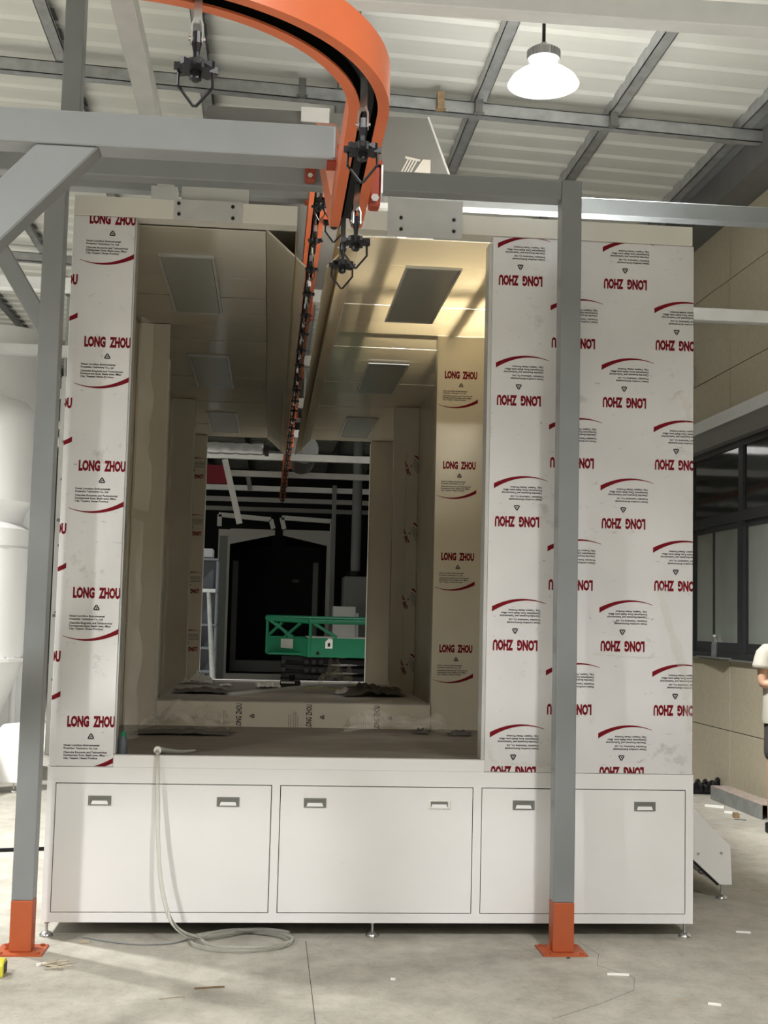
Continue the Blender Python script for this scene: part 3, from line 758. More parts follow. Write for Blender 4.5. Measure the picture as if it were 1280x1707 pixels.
# ================================================================== HIGH-BAY LAMP (in view)
def make_lamp(LX, LY, LZ, power, label):
    lp = thing('high_bay_lamp', label, 'lamp', (LX, LY, LZ + 0.8), 'high-bay lamps of the hall')
    D = LZ - 5.172
    sh = lambda pr: [(r_, z_ + D) for r_, z_ in pr]
    MB().cyl((LX, LY, 5.44 + D), (LX, LY, zr(LX) + 0.115), 0.012, 8).build('cord', 'black', lp)
    MB().lathe(sh([(0, 5.46), (0.02, 5.46), (0.025, 5.44), (0.075, 5.425), (0.105, 5.40), (0.108, 5.345), (0.09, 5.345), (0, 5.345)]), (LX, LY, 0), 32).build('heat_sink', 'heat_sink', lp, smooth=True)
    fn = MB()
    for k in range(30):
        a = 2 * math.pi * k / 30
        fn.bar((LX + 0.106 * math.cos(a), LY + 0.106 * math.sin(a), 5.347 + D), (LX + 0.106 * math.cos(a), LY + 0.106 * math.sin(a), 5.402 + D), 0.006, 0.012, up=(math.cos(a), math.sin(a), 0))
    fn.build('cooling_fins', 'heat_sink', lp)
    MB().lathe(sh([(0.088, 5.345), (0.092, 5.335), (0.085, 5.315), (0.10, 5.29), (0.16, 5.255), (0.21, 5.215), (0.232, 5.180), (0.236, 5.172), (0.230, 5.172), (0.205, 5.21), (0.155, 5.245), (0.08, 5.29)]), (LX, LY, 0), 40).build('bell_reflector', 'lamp_bell', lp, smooth=True)
    MB().lathe(sh([(0.229, 5.176), (0.15, 5.166), (0.0, 5.162)]), (LX, LY, 0), 40).build('diffuser', 'lamp_glow', lp, smooth=True)
    ll = lamp_light(LX, LY, 5.155 + D, power, 142 if LY < 2 else 128); ll.parent = lp; ll.location = Vector((LX, LY, 5.155 + D)) - ORG[lp.name]
for q in LAMPS: make_lamp(*q)

# ================================================================== EXHAUST HOOD ON THE BOOTH ROOF
hood = thing('exhaust_hood', 'dark grey tapered exhaust hood with a white logo above the booth', 'hood', (0.25, 9.1, 4.352))
poly = [(-0.64, 4.352), (1.106, 4.352), (0.919, 4.819), (-0.478, 4.819)]
MB().prism_y(poly, 7.82, 10.48).build('hood_body', 'hood_grey', hood)
MB().bar((0.924, 7.812, 4.825), (1.106, 7.812, 4.356), 0.010, 0.010).build('edge_strip', 'galv_white', hood)
MB().box(-0.47, 0.18, 7.805, 7.8195, 4.70, 4.712).build('seam_strip', 'hood_grey', hood)
MB().box(0.11, 0.29, 7.80, 7.8195, 4.75, 4.84).build('tape_patch', 'galv_white', hood)
lg = MB(); yy = 7.818
def lgp(pts): lg.add([(x * 0.9537, yy, 1.6 + (z - 1.6) * 0.9537) for x, z in pts], [list(range(len(pts)))])
lgp([(0.822, 4.706), (0.925, 4.688), (0.920, 4.674), (0.820, 4.690)])
for q in range(4):
    x = 0.838 + q * 0.019
    lgp([(x, 4.690 - q * 0.003), (x + 0.011, 4.690 - q * 0.003), (x - 0.055, 4.55), (x - 0.066, 4.55)])
lgp([(0.94, 4.690), (0.993, 4.690), (0.993, 4.55), (0.86, 4.55), (0.885, 4.60)])
lg.build('logo', 'white_bit', hood)

# ================================================================== THINGS AT THE RIGHT
cht = thing('discharge_chute', 'white sheet-metal chute sloping down beside the right end of the booth', 'chute', (2.6, 7.6, 0.0))
MB().prism_y([(2.245, 0.83), (2.708, 0.372), (2.772, 0.315), (2.782, 0.09), (2.708, 0.09), (2.245, 0.50)], 7.4, 8.6).build('chute_body', 'cabinet_white', cht, bevel=0.003)
for bx, bz in ((2.575, 0.27), (2.715, 0.275)): MB().tube([(bx, 7.4, bz), (bx, 7.392, bz)], 0.008, 8).build('bolt', 'steel', cht)
MB().bar((2.30, 7.42, 0.452), (2.70, 7.42, 0.088), 0.03, 0.012).build('edge_trim', 'black', cht)
MB().tube([(2.60 + 0.02 * math.cos(a), 7.41, 0.165 + 0.012 * math.sin(a)) for a in [i * 0.628 for i in range(10)]], 0.003, 6, closed=True).build('cable_loop', 'black', cht)
level_foot(2.735, 7.45, cht, 0.09); level_foot(2.735, 8.5, cht, 0.09)

tb = thing('steel_tube', 'open-ended square steel tube lying on the floor along the stone wall', 'tube', (4.27, 11.1, 0.0))
mb = MB()
x0, x1, z0, z1, t_ = 4.19, 4.36, 0.002, 0.127, 0.006
for (a, b, c, d) in ((x0, x1, z0, z0 + t_), (x0, x0 + t_, z0 + t_, z1 - t_), (x1 - t_, x1, z0 + t_, z1 - t_)): mb.box(a, b, 10.46, 11.70, c, d)
mb.cur = 1; mb.box(x0, x1, 10.46, 11.70, z1 - t_, z1)
mb.build('tube_wall', ['tube_steel', 'tube_rust'], tb)
MB().box(x0 + t_, x1 - t_, 11.2, 11.21, z0 + t_, z1 - t_).build('tube_plug', 'black', tb)

def sandal(x, y, rz, label, hgt=0.0):
    s = thing('sandal', label, 'sandal', (x, y, 0), 'sandals by the wall')
    pts = [(-0.035, -0.13), (0.03, -0.135), (0.042, -0.05), (0.050, 0.06), (0.035, 0.125), (-0.005, 0.14), (-0.042, 0.10), (-0.045, 0.0)]
    a = MB().prism_z(pts, 0.0, 0.028); a.build('sole', 'black', s, bevel=0.004, origin=(0, 0, 0))
    b = MB()
    for (yy, hh) in ((0.07, 0.07), (-0.09, 0.095), (0.01, 0.075), (-0.03, 0.06)):
        b.tube([(-0.045, yy, 0.02), (-0.046, yy, 0.02 + hh * 0.55), (-0.02, yy, hh), (0.02, yy, hh), (0.046, yy, 0.02 + hh * 0.55), (0.045, yy, 0.02)], 0.017, 8)
    b.build('strap', 'black', s, smooth=True, origin=(0, 0, 0))
    s.rotation_euler.z = R(rz); s.scale = (1.25, 1.2, 1.2)
    return s
sandal(4.23, 12.07, 80, 'black strappy sandal nearest the booth corner, by the stone wall')
sandal(4.37, 12.33, 60, 'black strappy sandal behind the far end of the steel tube')
sandal(4.12, 12.62, 80, 'black sandal at the back of the heap by the wall')

wb = thing('water_bottle', 'clear plastic water bottle standing on the window sill', 'bottle', (4.475, 12.39, 1.30))
MB().lathe([(0, 0), (0.028, 0), (0.032, 0.01), (0.032, 0.05), (0.029, 0.06), (0.032, 0.07), (0.032, 0.13), (0.030, 0.15), (0.016, 0.195), (0.0125, 0.20), (0.0125, 0.215), (0, 0.215)], (0, 0, 0), 20).build('bottle_body', 'bottle', wb, smooth=True, origin=(0, 0, 0))
MB().lathe([(0, 0.213), (0.015, 0.213), (0.015, 0.234), (0, 0.234)], (0, 0, 0), 16).build('cap', 'white_bit', wb, smooth=True, origin=(0, 0, 0))
tag(MB().prism_z([(4.462, 12.9), (4.40, 12.05), (4.455, 11.95), (4.50, 11.95), (4.50, 12.9)], 1.3002, 1.312).build('board_offcut', 'sill'), 'grey board offcut lying on the window sill under the bottle', 'board')

# ================================================================== PERSON (standing at the right edge)
def skin_mesh(name, verts, edges, radii, material, parent, sub=2, root=0):
    me = bpy.data.meshes.new(name); me.from_pydata(verts, edges, [])
    o = bpy.data.objects.new(name, me); COL.objects.link(o)
    md = o.modifiers.new('skin', 'SKIN'); md.use_smooth_shade = True
    for i, r_ in enumerate(radii):
        sv = me.skin_vertices[0].data[i]
        sv.radius = r_ if isinstance(r_, tuple) else (r_, r_)
        sv.use_root = (i == root)
    sm = o.modifiers.new('sub', 'SUBSURF'); sm.levels = sub; sm.render_levels = sub
    dg = bpy.context.evaluated_depsgraph_get()
    m2 = bpy.data.meshes.new_from_object(o.evaluated_get(dg)); m2.name = name
    bpy.data.objects.remove(o); bpy.data.meshes.remove(me)
    m2.materials.clear(); m2.materials.append(MAT[material])
    m2.polygons.foreach_set('use_smooth', [True] * len(m2.polygons))
    r2 = bpy.data.objects.new(name, m2); COL.objects.link(r2)
    if parent: r2.parent = parent
    return r2
ps = thing('person', 'person in a cream T-shirt and dark shorts with arms folded at the right edge', 'person', (4.105, 9.8, 0.0))
ps.rotation_euler.z = R(8)
V = [(0, 0, 0.93), (0, 0, 1.12), (0, 0.01, 1.32), (0, 0.01, 1.45), (0, 0, 1.53), (0, -0.015, 1.62), (0, -0.02, 1.70),
     (-0.085, 0, 0.90), (-0.085, 0, 0.50), (-0.09, 0.015, 0.09), (-0.10, -0.14, 0.045),
     (0.085, 0, 0.90), (0.085, 0, 0.50), (0.09, 0.015, 0.09), (0.10, -0.14, 0.045),
     (-0.155, 0.01, 1.425), (-0.195, -0.01, 1.16), (-0.03, -0.17, 1.19), (0.06, -0.18, 1.22),
     (0.155, 0.01, 1.425), (0.195, -0.01, 1.16), (0.04, -0.20, 1.16), (-0.05, -0.21, 1.17)]
Ed = [(0, 1), (1, 2), (2, 3), (3, 4), (4, 5), (5, 6), (0, 7), (7, 8), (8, 9), (9, 10), (0, 11), (11, 12), (12, 13), (13, 14), (3, 15), (15, 16), (16, 17), (17, 18), (3, 19), (19, 20), (20, 21), (21, 22)]
Rd = [(0.145, 0.10), (0.13, 0.095), (0.15, 0.10), (0.10, 0.075), 0.052, (0.075, 0.088), (0.072, 0.085),
      0.085, 0.058, 0.042, 0.035, 0.085, 0.058, 0.042, 0.035, 0.056, 0.044, 0.032, 0.026, 0.056, 0.044, 0.032, 0.026]
skin_mesh('body', V, Ed, Rd, 'skin', ps)
# fingers resting on the upper arms
for (hx, sg) in ((0.06, 1), (-0.05, -1)):
    bx, by, bz = (0.06, -0.18, 1.22) if sg > 0 else (-0.05, -0.21, 1.17)
    for q in range(4):
        z0 = bz + 0.028 - 0.018 * q
        skin_mesh('finger', [(bx, by, z0), (bx + sg * 0.05, by + 0.005, z0), (bx + sg * 0.085, by + 0.03, z0), (bx + sg * 0.10, by + 0.055, z0)], [(0, 1), (1, 2), (2, 3)], [0.010, 0.009, 0.0085, 0.007], 'skin', ps, sub=1)
    skin_mesh('thumb', [(bx - sg * 0.01, by, bz + 0.03), (bx + sg * 0.02, by - 0.01, bz + 0.055), (bx + sg * 0.04, by, bz + 0.075)], [(0, 1), (1, 2)], [0.011, 0.010, 0.008], 'skin', ps, sub=1)
ts = MB(); n_ = 20; prof = [(0.172, 0.128, 0.86), (0.178, 0.132, 0.90), (0.168, 0.122, 1.05), (0.172, 0.122, 1.20), (0.176, 0.120, 1.34), (0.165, 0.105, 1.42), (0.11, 0.085, 1.475), (0.062, 0.062, 1.50)]
for (a_, b_, z_) in prof:
    for j in range(n_): ts.v.append(Vector((a_ * math.cos(2 * math.pi * j / n_), b_ * math.sin(2 * math.pi * j / n_), z_)))
for i in range(len(prof) - 1):
    for j in range(n_): ts.f.append([i * n_ + j, i * n_ + (j + 1) % n_, (i + 1) * n_ + (j + 1) % n_, (i + 1) * n_ + j]); ts.mi.append(0)
for sg in (-1, 1):
    ts.tube([(sg * 0.09, 0.01, 1.435), (sg * 0.135, 0.01, 1.425), (sg * 0.165, 0.008, 1.395), (sg * 0.182, 0.004, 1.35), (sg * 0.192, 0.0, 1.31), (sg * 0.196, -0.002, 1.285)], [0.055, 0.066, 0.070, 0.070, 0.072, 0.073], 16)
ts.build('t_shirt', 'shirt', ps, smooth='all', origin=(0, 0, 0))
skin_mesh('shorts', [(0, 0, 0.95), (0, 0, 0.88), (-0.085, 0, 0.80), (-0.09, 0, 0.55), (0.085, 0, 0.80), (0.09, 0, 0.55)], [(0, 1), (1, 2), (2, 3), (1, 4), (4, 5)],
          [(0.150, 0.112), (0.145, 0.112), 0.085, 0.080, 0.085, 0.080], 'shorts', ps)
skin_mesh('hair', [(0, 0.015, 1.66), (0, 0.0, 1.735), (0, -0.03, 1.75)], [(0, 1), (1, 2)], [(0.083, 0.085), (0.082, 0.085), (0.06, 0.05)], 'hair', ps)
fc = MB()
for sx in (-0.03, 0.03): fc.lathe([(0, 0.009), (0.009, 0.005), (0.011, 0), (0.009, -0.005), (0, -0.009)], (sx, -0.098, 1.665), 10)
fc.build('eyes', 'black', ps, smooth=True, origin=(0, 0, 0))
skin_mesh('nose', [(0, -0.10, 1.665), (0, -0.118, 1.635)], [(0, 1)], [0.010, 0.015], 'skin', ps, sub=1)
MB().box(-0.025, 0.025, -0.104, -0.096, 1.597, 1.606).build('mouth', 'red_bracket', ps, origin=(0, 0, 0))
for sx in (-1, 1):
    skin_mesh('ear', [(sx * 0.076, -0.005, 1.68), (sx * 0.080, 0.0, 1.645)], [(0, 1)], [0.016, 0.012], 'skin', ps, sub=1)
    MB().prism_z([(sx * 0.092 - 0.045, 0.06), (sx * 0.092 + 0.045, 0.06), (sx * 0.102 + 0.05, -0.16), (sx * 0.102, -0.20), (sx * 0.102 - 0.05, -0.16)], 0.0, 0.085).build('shoe', 'black', ps, bevel=0.02, seg=2, origin=(0, 0, 0))

# ================================================================== LEFT: DUST COLLECTOR
dc = thing('dust_collector', 'white cylindrical dust collector with bolted rims behind the left post', 'tank', (-2.85, 12.2, 0.0))
TX, TY = -2.85, 12.2
MB().lathe([(0, 3.66), (0.30, 3.64), (0.50, 3.58), (0.575, 3.48), (0.59, 3.38), (0.59, 2.62)], (TX, TY, 0), 40).build('upper_shell', 'tank_white', dc, smooth=True)
MB().lathe([(0.59, 2.62), (0.57, 2.60), (0.52, 2.53), (0.50, 2.42), (0.60, 2.36), (0.60, 1.17)], (TX, TY, 0), 40).build('lower_shell', 'tank_white', dc, smooth=True)
MB().lathe([(0.60, 2.20), (0.605, 2.20), (0.605, 2.185), (0.60, 2.185)], (TX, TY, 0), 40).build('weld_band', 'dull_white', dc)
MB().lathe([(0.60, 1.17), (0.635, 1.17), (0.635, 1.135), (0.56, 1.135)], (TX, TY, 0), 40).build('flange', 'tank_white', dc)
MB().lathe([(0.57, 1.135), (0.30, 0.42), (0.30, 0.36), (0, 0.36)], (TX, TY, 0), 40).build('cone', 'tank_white', dc, smooth=True)
for k in range(28):
    a = 2 * math.pi * k / 28
    MB().lathe([(0, 0.0), (0.012, 0.0), (0.012, 0.012), (0, 0.012)], (TX + 0.618 * math.cos(a), TY + 0.618 * math.sin(a), 1.17), 6).build('rim_bolt', 'steel', dc)
for a in (40, 160, 280):
    MB().cyl((TX + 0.55 * math.cos(R(a)), TY + 0.55 * math.sin(R(a)), 0), (TX + 0.55 * math.cos(R(a)), TY + 0.55 * math.sin(R(a)), 1.15), 0.03, 10).build('leg', 'tank_white', dc)
MB().lathe([(0.45, 3.7), (0.45, 4.6)], (TX - 0.1, TY + 1.62, 0), 32).build('rear_duct', 'tank_white', dc, smooth=True)
MB().cyl((TX - 0.1, TY + 1.62, 0.0), (TX - 0.1, TY + 1.62, 3.72), 0.45, 24).build('rear_shell', 'tank_white', dc, smooth=True)
pan = thing('filter_housing', 'flat white sheet-metal housing standing between the dust collector and the booth', 'housing', (-1.95, 13.6, 0))
MB().box(-2.26, -1.7, 13.5, 14.6, 0.12, 4.1).build('housing_body', 'tank_white', pan, bevel=0.01)
for z in (0.9, 1.6, 2.3, 3.0, 3.4, 3.8): MB().tube([(-2.21, 13.5, z), (-2.21, 13.493, z)], 0.014, 8).build('bolt', 'dull_grey', pan)
for z in (1.55, 2.55): MB().box(-2.24, -2.16, 13.485, 13.499, z, z + 0.03).build('latch', 'dull_grey', pan)
for (x, y) in ((-2.2, 13.6), (-1.76, 13.6), (-2.2, 14.5), (-1.76, 14.5)): level_foot(x, y, pan, 0.12)
bx = thing('collector_bin', 'small white sloped bin on a levelling foot at the left edge', 'bin', (-2.32, 12.3, 0))
MB().prism_y([(-2.58, 0.09), (-2.12, 0.09), (-2.12, 0.62), (-2.30, 0.60), (-2.58, 0.30)], 11.55, 11.62).build('bin_front', 'tank_white', bx, bevel=0.004)
MB().prism_y([(-2.50, 0.09), (-2.12, 0.09), (-2.12, 0.60), (-2.28, 0.58), (-2.50, 0.28)], 11.62, 11.78).build('bin_body', 'tank_white', bx)
MB().tube([(-2.40, 11.55, 0.33), (-2.40, 11.543, 0.33)], 0.012, 8).build('bolt', 'steel', bx)
level_foot(-2.44, 11.62, bx, 0.09); level_foot(-2.2, 11.62, bx, 0.09)
la = thing('wooden_stepladder', 'brown wooden stepladder leg showing at the left edge of the picture', 'ladder', (-2.5, 11.0, 0))
for (x0, x1) in ((-2.62, -2.335), (-3.0, -3.1)):
    MB().bar((x0, 11.1, 0.98), (x1, 10.9, 0.0), 0.035, 0.055, up=(0, 1, 0)).build('leg', 'wood', la)
    MB().bar((x0, 11.1, 0.98), (x1, 11.5, 0.0), 0.035, 0.055, up=(0, 1, 0)).build('leg', 'wood', la)
for z in (0.30, 0.62): MB().bar((-2.42 - 0.27 * z, 10.92 + 0.18 * z, z), (-3.06 + 0.08 * z, 10.92 + 0.18 * z, z), 0.08, 0.025).build('tread', 'wood', la)
MB().box(-3.05, -2.58, 11.02, 11.18, 0.98, 1.0).build('tread', 'wood', la)

# ================================================================== HOSE AND FLOOR BITS
hs = thing('clear_hose', 'clear plastic hose hanging over the booth sill and coiled on the floor', 'hose', (-0.5, 6.4, 0.0))
pts = [(-0.37, 7.05, 0.865), (-0.45, 6.86, 0.875), (-0.53, 6.64, 0.905), (-0.535, 6.55, 0.915), (-0.53, 6.50, 0.895), (-0.522, 6.47, 0.80), (-0.515, 6.455, 0.66), (-0.505, 6.43, 0.49), (-0.485, 6.40, 0.32), (-0.45, 6.37, 0.18), (-0.41, 6.36, 0.10), (-0.34, 6.38, 0.045), (-0.24, 6.44, 0.022)]
for k in range(0, 52):
    a = R(80 - 15 * k); rr_ = 0.255 - 0.0006 * k
    pts.append((-0.11 + rr_ * math.cos(a) + 0.004 * k * 0.4, 6.40 + (0.18 - 0.0004 * k) * math.sin(a), 0.011 + 0.009 * (k // 24) + (0.006 if k % 24 > 18 else 0)))
def smooth_path(p, n=4):
    q = []
    P_ = [Vector(a) for a in p]
    for i in range(len(P_) - 1):
        p0 = P_[max(i - 1, 0)]; p1 = P_[i]; p2 = P_[i + 1]; p3 = P_[min(i + 2, len(P_) - 1)]
        for j in range(n):
            t = j / n
            q.append(0.5 * ((2 * p1) + (p2 - p0) * t + (2 * p0 - 5 * p1 + 4 * p2 - p3) * t * t + (3 * p1 - p0 - 3 * p2 + p3) * t ** 3))
    q.append(P_[-1]); return q
sp = smooth_path(pts, 4)
MB().tube(sp[8:], 0.0105, 8).build('hose_tube', 'clear_hose', hs, smooth='all')
MB().tube(sp[:11], [0.006 + 0.0016 * i for i in range(11)], 10).build('rubber_end', 'nozzle', hs, smooth='all')
MB().tube([sp[10], sp[12]], 0.019, 12).build('hose_clip', 'white_bit', hs)
tag(MB().tube(smooth_path([(-0.86, 6.50, 0.006), (-0.74, 6.42, 0.005), (-0.58, 6.36, 0.005), (-0.42, 6.38, 0.005), (-0.34, 6.46, 0.005)]), 0.0035, 6).build('thin_wire', 'dull_grey', origin=(-0.6, 6.4, 0)), 'thin grey wire lying under the cabinet near the left post', 'wire')

tp = thing('tape_measure', 'yellow tape measure on the floor in front of the left post', 'tape measure', (-1.135, 5.86, 0))
MB().prism_x([(5.80, 0.0), (5.90, 0.0), (5.90, 0.05), (5.87, 0.072), (5.82, 0.072), (5.80, 0.05)], -1.165, -1.105).build('case', 'yellow', tp, bevel=0.008, seg=2)
MB().box(-1.1045, -1.1025, 5.82, 5.88, 0.012, 0.055).build('belt_clip', 'black', tp)

def bits(name, label, cat, segs, ma, r0=0.004, group=None):
    cx = sum(s[0][0] for s in segs) / len(segs); cy = sum(s[0][1] for s in segs) / len(segs)
    mb = MB()
    for s in segs: mb.tube(s, r0, 5)
    return tag(mb.build(name, ma, origin=(cx, cy, 0)), label, cat, group)
def stick(x, y, ang, ln, label, ma='white_bit', r0=0.005, name='offcut_stick', cat='stick'):
    dx, dy = math.cos(R(ang)) * ln / 2, math.sin(R(ang)) * ln / 2
    mb = MB().bar((x - dx, y - dy, r0 + 0.0002), (x, y + 0.002, r0 + 0.0002), 2 * r0, 2 * r0 * 0.9).bar((x, y + 0.002, r0 + 0.0002), (x + dx, y + dy, r0 + 0.0002), 2 * r0, 2 * r0 * 0.9)
    return tag(mb.build(name, ma, origin=(x, y, 0)), label, cat, 'scraps on the floor')
stick(1.653, 5.83, -8, 0.10, 'white plastic strip on the floor in front of the right post')
stick(1.945, 5.377, -25, 0.055, 'short white strip at the lower right of the floor')
stick(1.83, 5.45, -6, 0.05, 'brown splinter beside the short white strip at lower right', 'twig', 0.003)
stick(2.55, 6.62, -12, 0.075, 'white strip on the floor below the chute shadow', 'white_bit', 0.005)
stick(0.607, 5.76, -20, 0.022, 'tiny white chip in the middle of the floor', 'white_bit', 0.005)
stick(-0.35, 5.50, 18, 0.11, 'thin dry twig at the lower left of the floor', 'twig', 0.002)
stick(-0.20, 5.64, 12, 0.13, 'dark red-brown splinter right of the thin twig', 'rust', 0.0035)
stick(-0.97, 6.00, 35, 0.05, 'pale shard beside the base plate of the left post', 'white_bit', 0.006)
stick(-0.84, 6.40, 10, 0.05, 'flat pale sliver just right of the left base plate', 'twig', 0.007)
stick(1.49, 6.12, 40, 0.02, 'tiny dark crumb in front of the right base plate', 'roof_dark', 0.004)
stick(2.29, 5.20, 30, 0.03, 'small dark crumb at the lower right corner of the floor', 'roof_dark', 0.004)
stick(4.00, 10.45, -30, 0.10, 'thin dark sliver near the open end of the steel tube', 'roof_dark', 0.004)
stick(4.03, 11.15, -32, 0.17, 'pale masking strip on the floor beside the steel tube', 'white_bit', 0.012)
stick(4.06, 10.80, -30, 0.13, 'second pale strip nearer the open end of the tube', 'white_bit', 0.010)
tag(MB().prism_z([(3.98, 10.56), (4.03, 10.55), (4.04, 10.60), (3.99, 10.61)], 0.0002, 0.045).build('scrap_block', 'rust', origin=(4.0, 10.6, 0), bevel=0.004), 'small brown block on the floor near the open tube end', 'scrap')
cl = []
for k in range(9):
    a = random.uniform(-0.6, 0.6); x = -0.90 + random.uniform(-0.035, 0.05); y = 5.96 + random.uniform(-0.035, 0.045); l = random.uniform(0.03, 0.055)
    cl.append([(x - l * math.cos(a), y - l * math.sin(a), 0.004 + 0.002 * k), (x + l * math.cos(a), y + l * math.sin(a), 0.006 + 0.004 * k)])
bits('dry_twigs', 'small heap of dry twigs on the floor near the left post', 'twigs', cl, 'twig', 0.0035)
tag(MB().bar((-2.7, 8.55, 0.012), (-1.15, 8.9, 0.012), 0.022, 0.022).build('dark_cable', 'black', origin=(-2, 8.7, 0)), 'dark cable on the floor left of the left post', 'cable')

# ================================================================== FILM AND RUBBISH INSIDE THE BOOTH
def crumple(name, label, cat, c, sx, sy, amp, seed, ma, n=28, drop=0.0, tilt=None, group=None):
    vs = []; fs = []; c = Vector(c)
    for i in range(n + 1):
        for j in range(n + 1):
            u = i / n * 2 - 1; v = j / n * 2 - 1
            e = 1 + 0.25 * mnoise.noise(Vector((u * 1.7, v * 1.7, seed)))
            h = 0.55 * abs(mnoise.noise(Vector((u * 1.8, v * 1.8, seed + 5)))) + 0.22 * abs(mnoise.noise(Vector((u * 4.5, v * 2.2, seed + 9)))) + 0.12
            f_ = max(0.0, 1 - (u * u + v * v) * 0.5)
            vs.append((u * sx * e, v * sy * e, 0.004 + amp * h * f_))
    for i in range(n):
        for j in range(n):
            a = i * (n + 1) + j
            if (i in (0, n - 1) and j in (0, n - 1)): continue
            fs.append((a, a + 1, a + n + 2, a + n + 1))
    me = MB().add(vs, fs)
    o = me.build(name, ma, origin=(0, 0, 0), smooth='all'); o.location = c
    if tilt: o.rotation_euler = tilt
    tag(o, label, cat, group); return o
crumple('crumpled_film', 'crumpled clear film heaped against the step at the left', 'film', (-0.52, 8.62, 0.842), 0.30, 0.17, 0.40, 3.3, 'clear_film')
crumple('crumpled_film', 'crumpled clear film heaped against the step at the right', 'film', (0.90, 8.64, 0.842), 0.36, 0.16, 0.36, 8.3, 'clear_film')
crumple('dark_film', 'torn dark film edge rolled up along the left of the booth floor', 'film', (-0.52, 8.25, 0.842), 0.30, 0.10, 0.07, 2.1, 'cloth_grey')
crumple('dark_rag', 'small dark rag on the booth floor by the right wall', 'rag', (1.05, 8.55, 0.842), 0.06, 0.06, 0.07, 4.2, 'cloth_grey')
crumple('dark_rag', 'dark rag at the right jamb of the booth opening', 'rag', (1.30, 8.45, 0.842), 0.08, 0.05, 0.08, 6.2, 'cloth_grey')
crumple('grey_cloth', 'grey cloth lying at the left of the raised deck', 'cloth', (-0.48, 9.75, 1.018), 0.20, 0.20, 0.09, 1.2, 'cloth_grey')
crumple('grey_cloth', 'dark grey cloth with a raised fold at the right of the raised deck', 'cloth', (0.84, 10.05, 1.018), 0.22, 0.45, 0.19, 5.1, 'cloth_grey')
crumple('white_film_scrap', 'white film scrap at the far left of the raised deck', 'film scrap', (-0.58, 11.05, 1.018), 0.13, 0.12, 0.22, 11.1, 'white_bit')
crumple('white_film_scrap', 'small white paper scrap left of the black box on the raised deck', 'film scrap', (0.02, 10.6, 1.018), 0.10, 0.15, 0.13, 12.1, 'white_bit')
crumple('white_film_scrap', 'tiny white scrap left of centre on the raised deck', 'film scrap', (-0.33, 10.7, 1.018), 0.05, 0.08, 0.06, 14.1, 'white_bit')
crumple('clear_bag', 'clear plastic bag standing up on the raised deck right of centre', 'bag', (0.60, 11.15, 1.018), 0.15, 0.14, 0.5, 15.1, 'clear_film')
crumple('clear_film_scrap', 'flat shiny film scrap in the middle of the raised deck', 'film scrap', (0.45, 10.3, 1.018), 0.20, 0.35, 0.05, 16.6, 'clear_film')
crumple('grey_film_scrap', 'grey glossy film bundle beside the dark cloth on the raised deck', 'film scrap', (0.62, 9.9, 1.018), 0.08, 0.14, 0.10, 17.4, 'plate_grey')
tbx = thing('black_tape_box', 'small black box on the raised deck below the scissor lift', 'box', (0.20, 10.75, 1.018))
MB().box(0.12, 0.29, 10.65, 10.85, 1.018, 1.075).build('case', 'black', tbx, bevel=0.008)
MB().box(0.125, 0.24, 10.64, 10.6495, 1.055, 1.07).build('white_stripe', 'white_bit', tbx)
MB().cyl((0.22, 10.78, 1.075), (0.22, 10.78, 1.12), 0.025, 12).build('knob', 'black', tbx)
tag(MB().bar((-0.26, 9.45, 1.030), (0.42, 10.85, 1.030), 0.028, 0.022).build('plastic_trunking', 'dull_white', origin=(0.1, 10.1, 1.018)), 'long pale plastic trunking lying aslant on the raised deck', 'trunking')
tag(MB().tube(smooth_path([(0.30, 10.9, 1.022), (0.36, 10.6, 1.022), (0.48, 10.7, 1.022), (0.62, 10.55, 1.022)]), 0.006, 6).build('yellow_cord', 'yellow', origin=(0.45, 10.7, 1.018)), 'thin yellow-green cord on the raised deck right of the black box', 'cord')
def film_strip(label, x, y, z0, z1, wd, seed, ma='clear_film'):
    n = 40; vs = []; fs = []
    for i in range(n + 1):
        t = i / n; z = z0 + (z1 - z0) * t
        for j in range(6):
            q = j / 5
            wv = wd * (0.55 + 0.6 * abs(mnoise.noise(Vector((seed, t * 5, 0.3)))))
            vs.append((x + 0.015 + q * wv * 0.75, y + 0.03 + 0.16 * q + 0.05 * mnoise.noise(Vector((t * 9, q * 3, seed))), z))
    for i in range(n):
        for j in range(5): a = i * 6 + j; fs.append((a, a + 1, a + 7, a + 6))
    return tag(MB().add(vs, fs).build('peeled_film', ma, origin=(x, y, z0), smooth='all'), label, 'film')
film_strip('peeled clear film hanging along the left jamb of the booth opening', -0.735, 6.66, 2.15, 3.18, 0.11, 2.2)
film_strip('peeled clear film bunched low along the left jamb of the opening', -0.735, 6.66, 0.95, 2.10, 0.09, 7.7)
film_strip('narrow peeled film strip on the left edge of the first inner portal', -0.745, 8.70, 1.05, 3.15, 0.05, 5.7)
film_strip('narrow peeled film strip down the right wall behind the first inner portal', 1.24, 11.75, 1.05, 3.2, 0.05, 9.7)
gc = thing('spray_can', 'slim dark can standing in the left corner of the opening', 'can', (-0.715, 6.60, 0.893))
MB().lathe([(0, 0.0), (0.024, 0.0), (0.024, 0.12), (0.016, 0.135), (0, 0.135)], (0, 0, 0), 16).build('can_body', 'shelf_grey', gc, smooth=True, origin=(0, 0, 0))
MB().lathe([(0, 0.135), (0.014, 0.135), (0.014, 0.16), (0, 0.162)], (0, 0, 0), 12).build('cap', 'green_paint', gc, smooth=True, origin=(0, 0, 0))
gc.location.z = 0.842

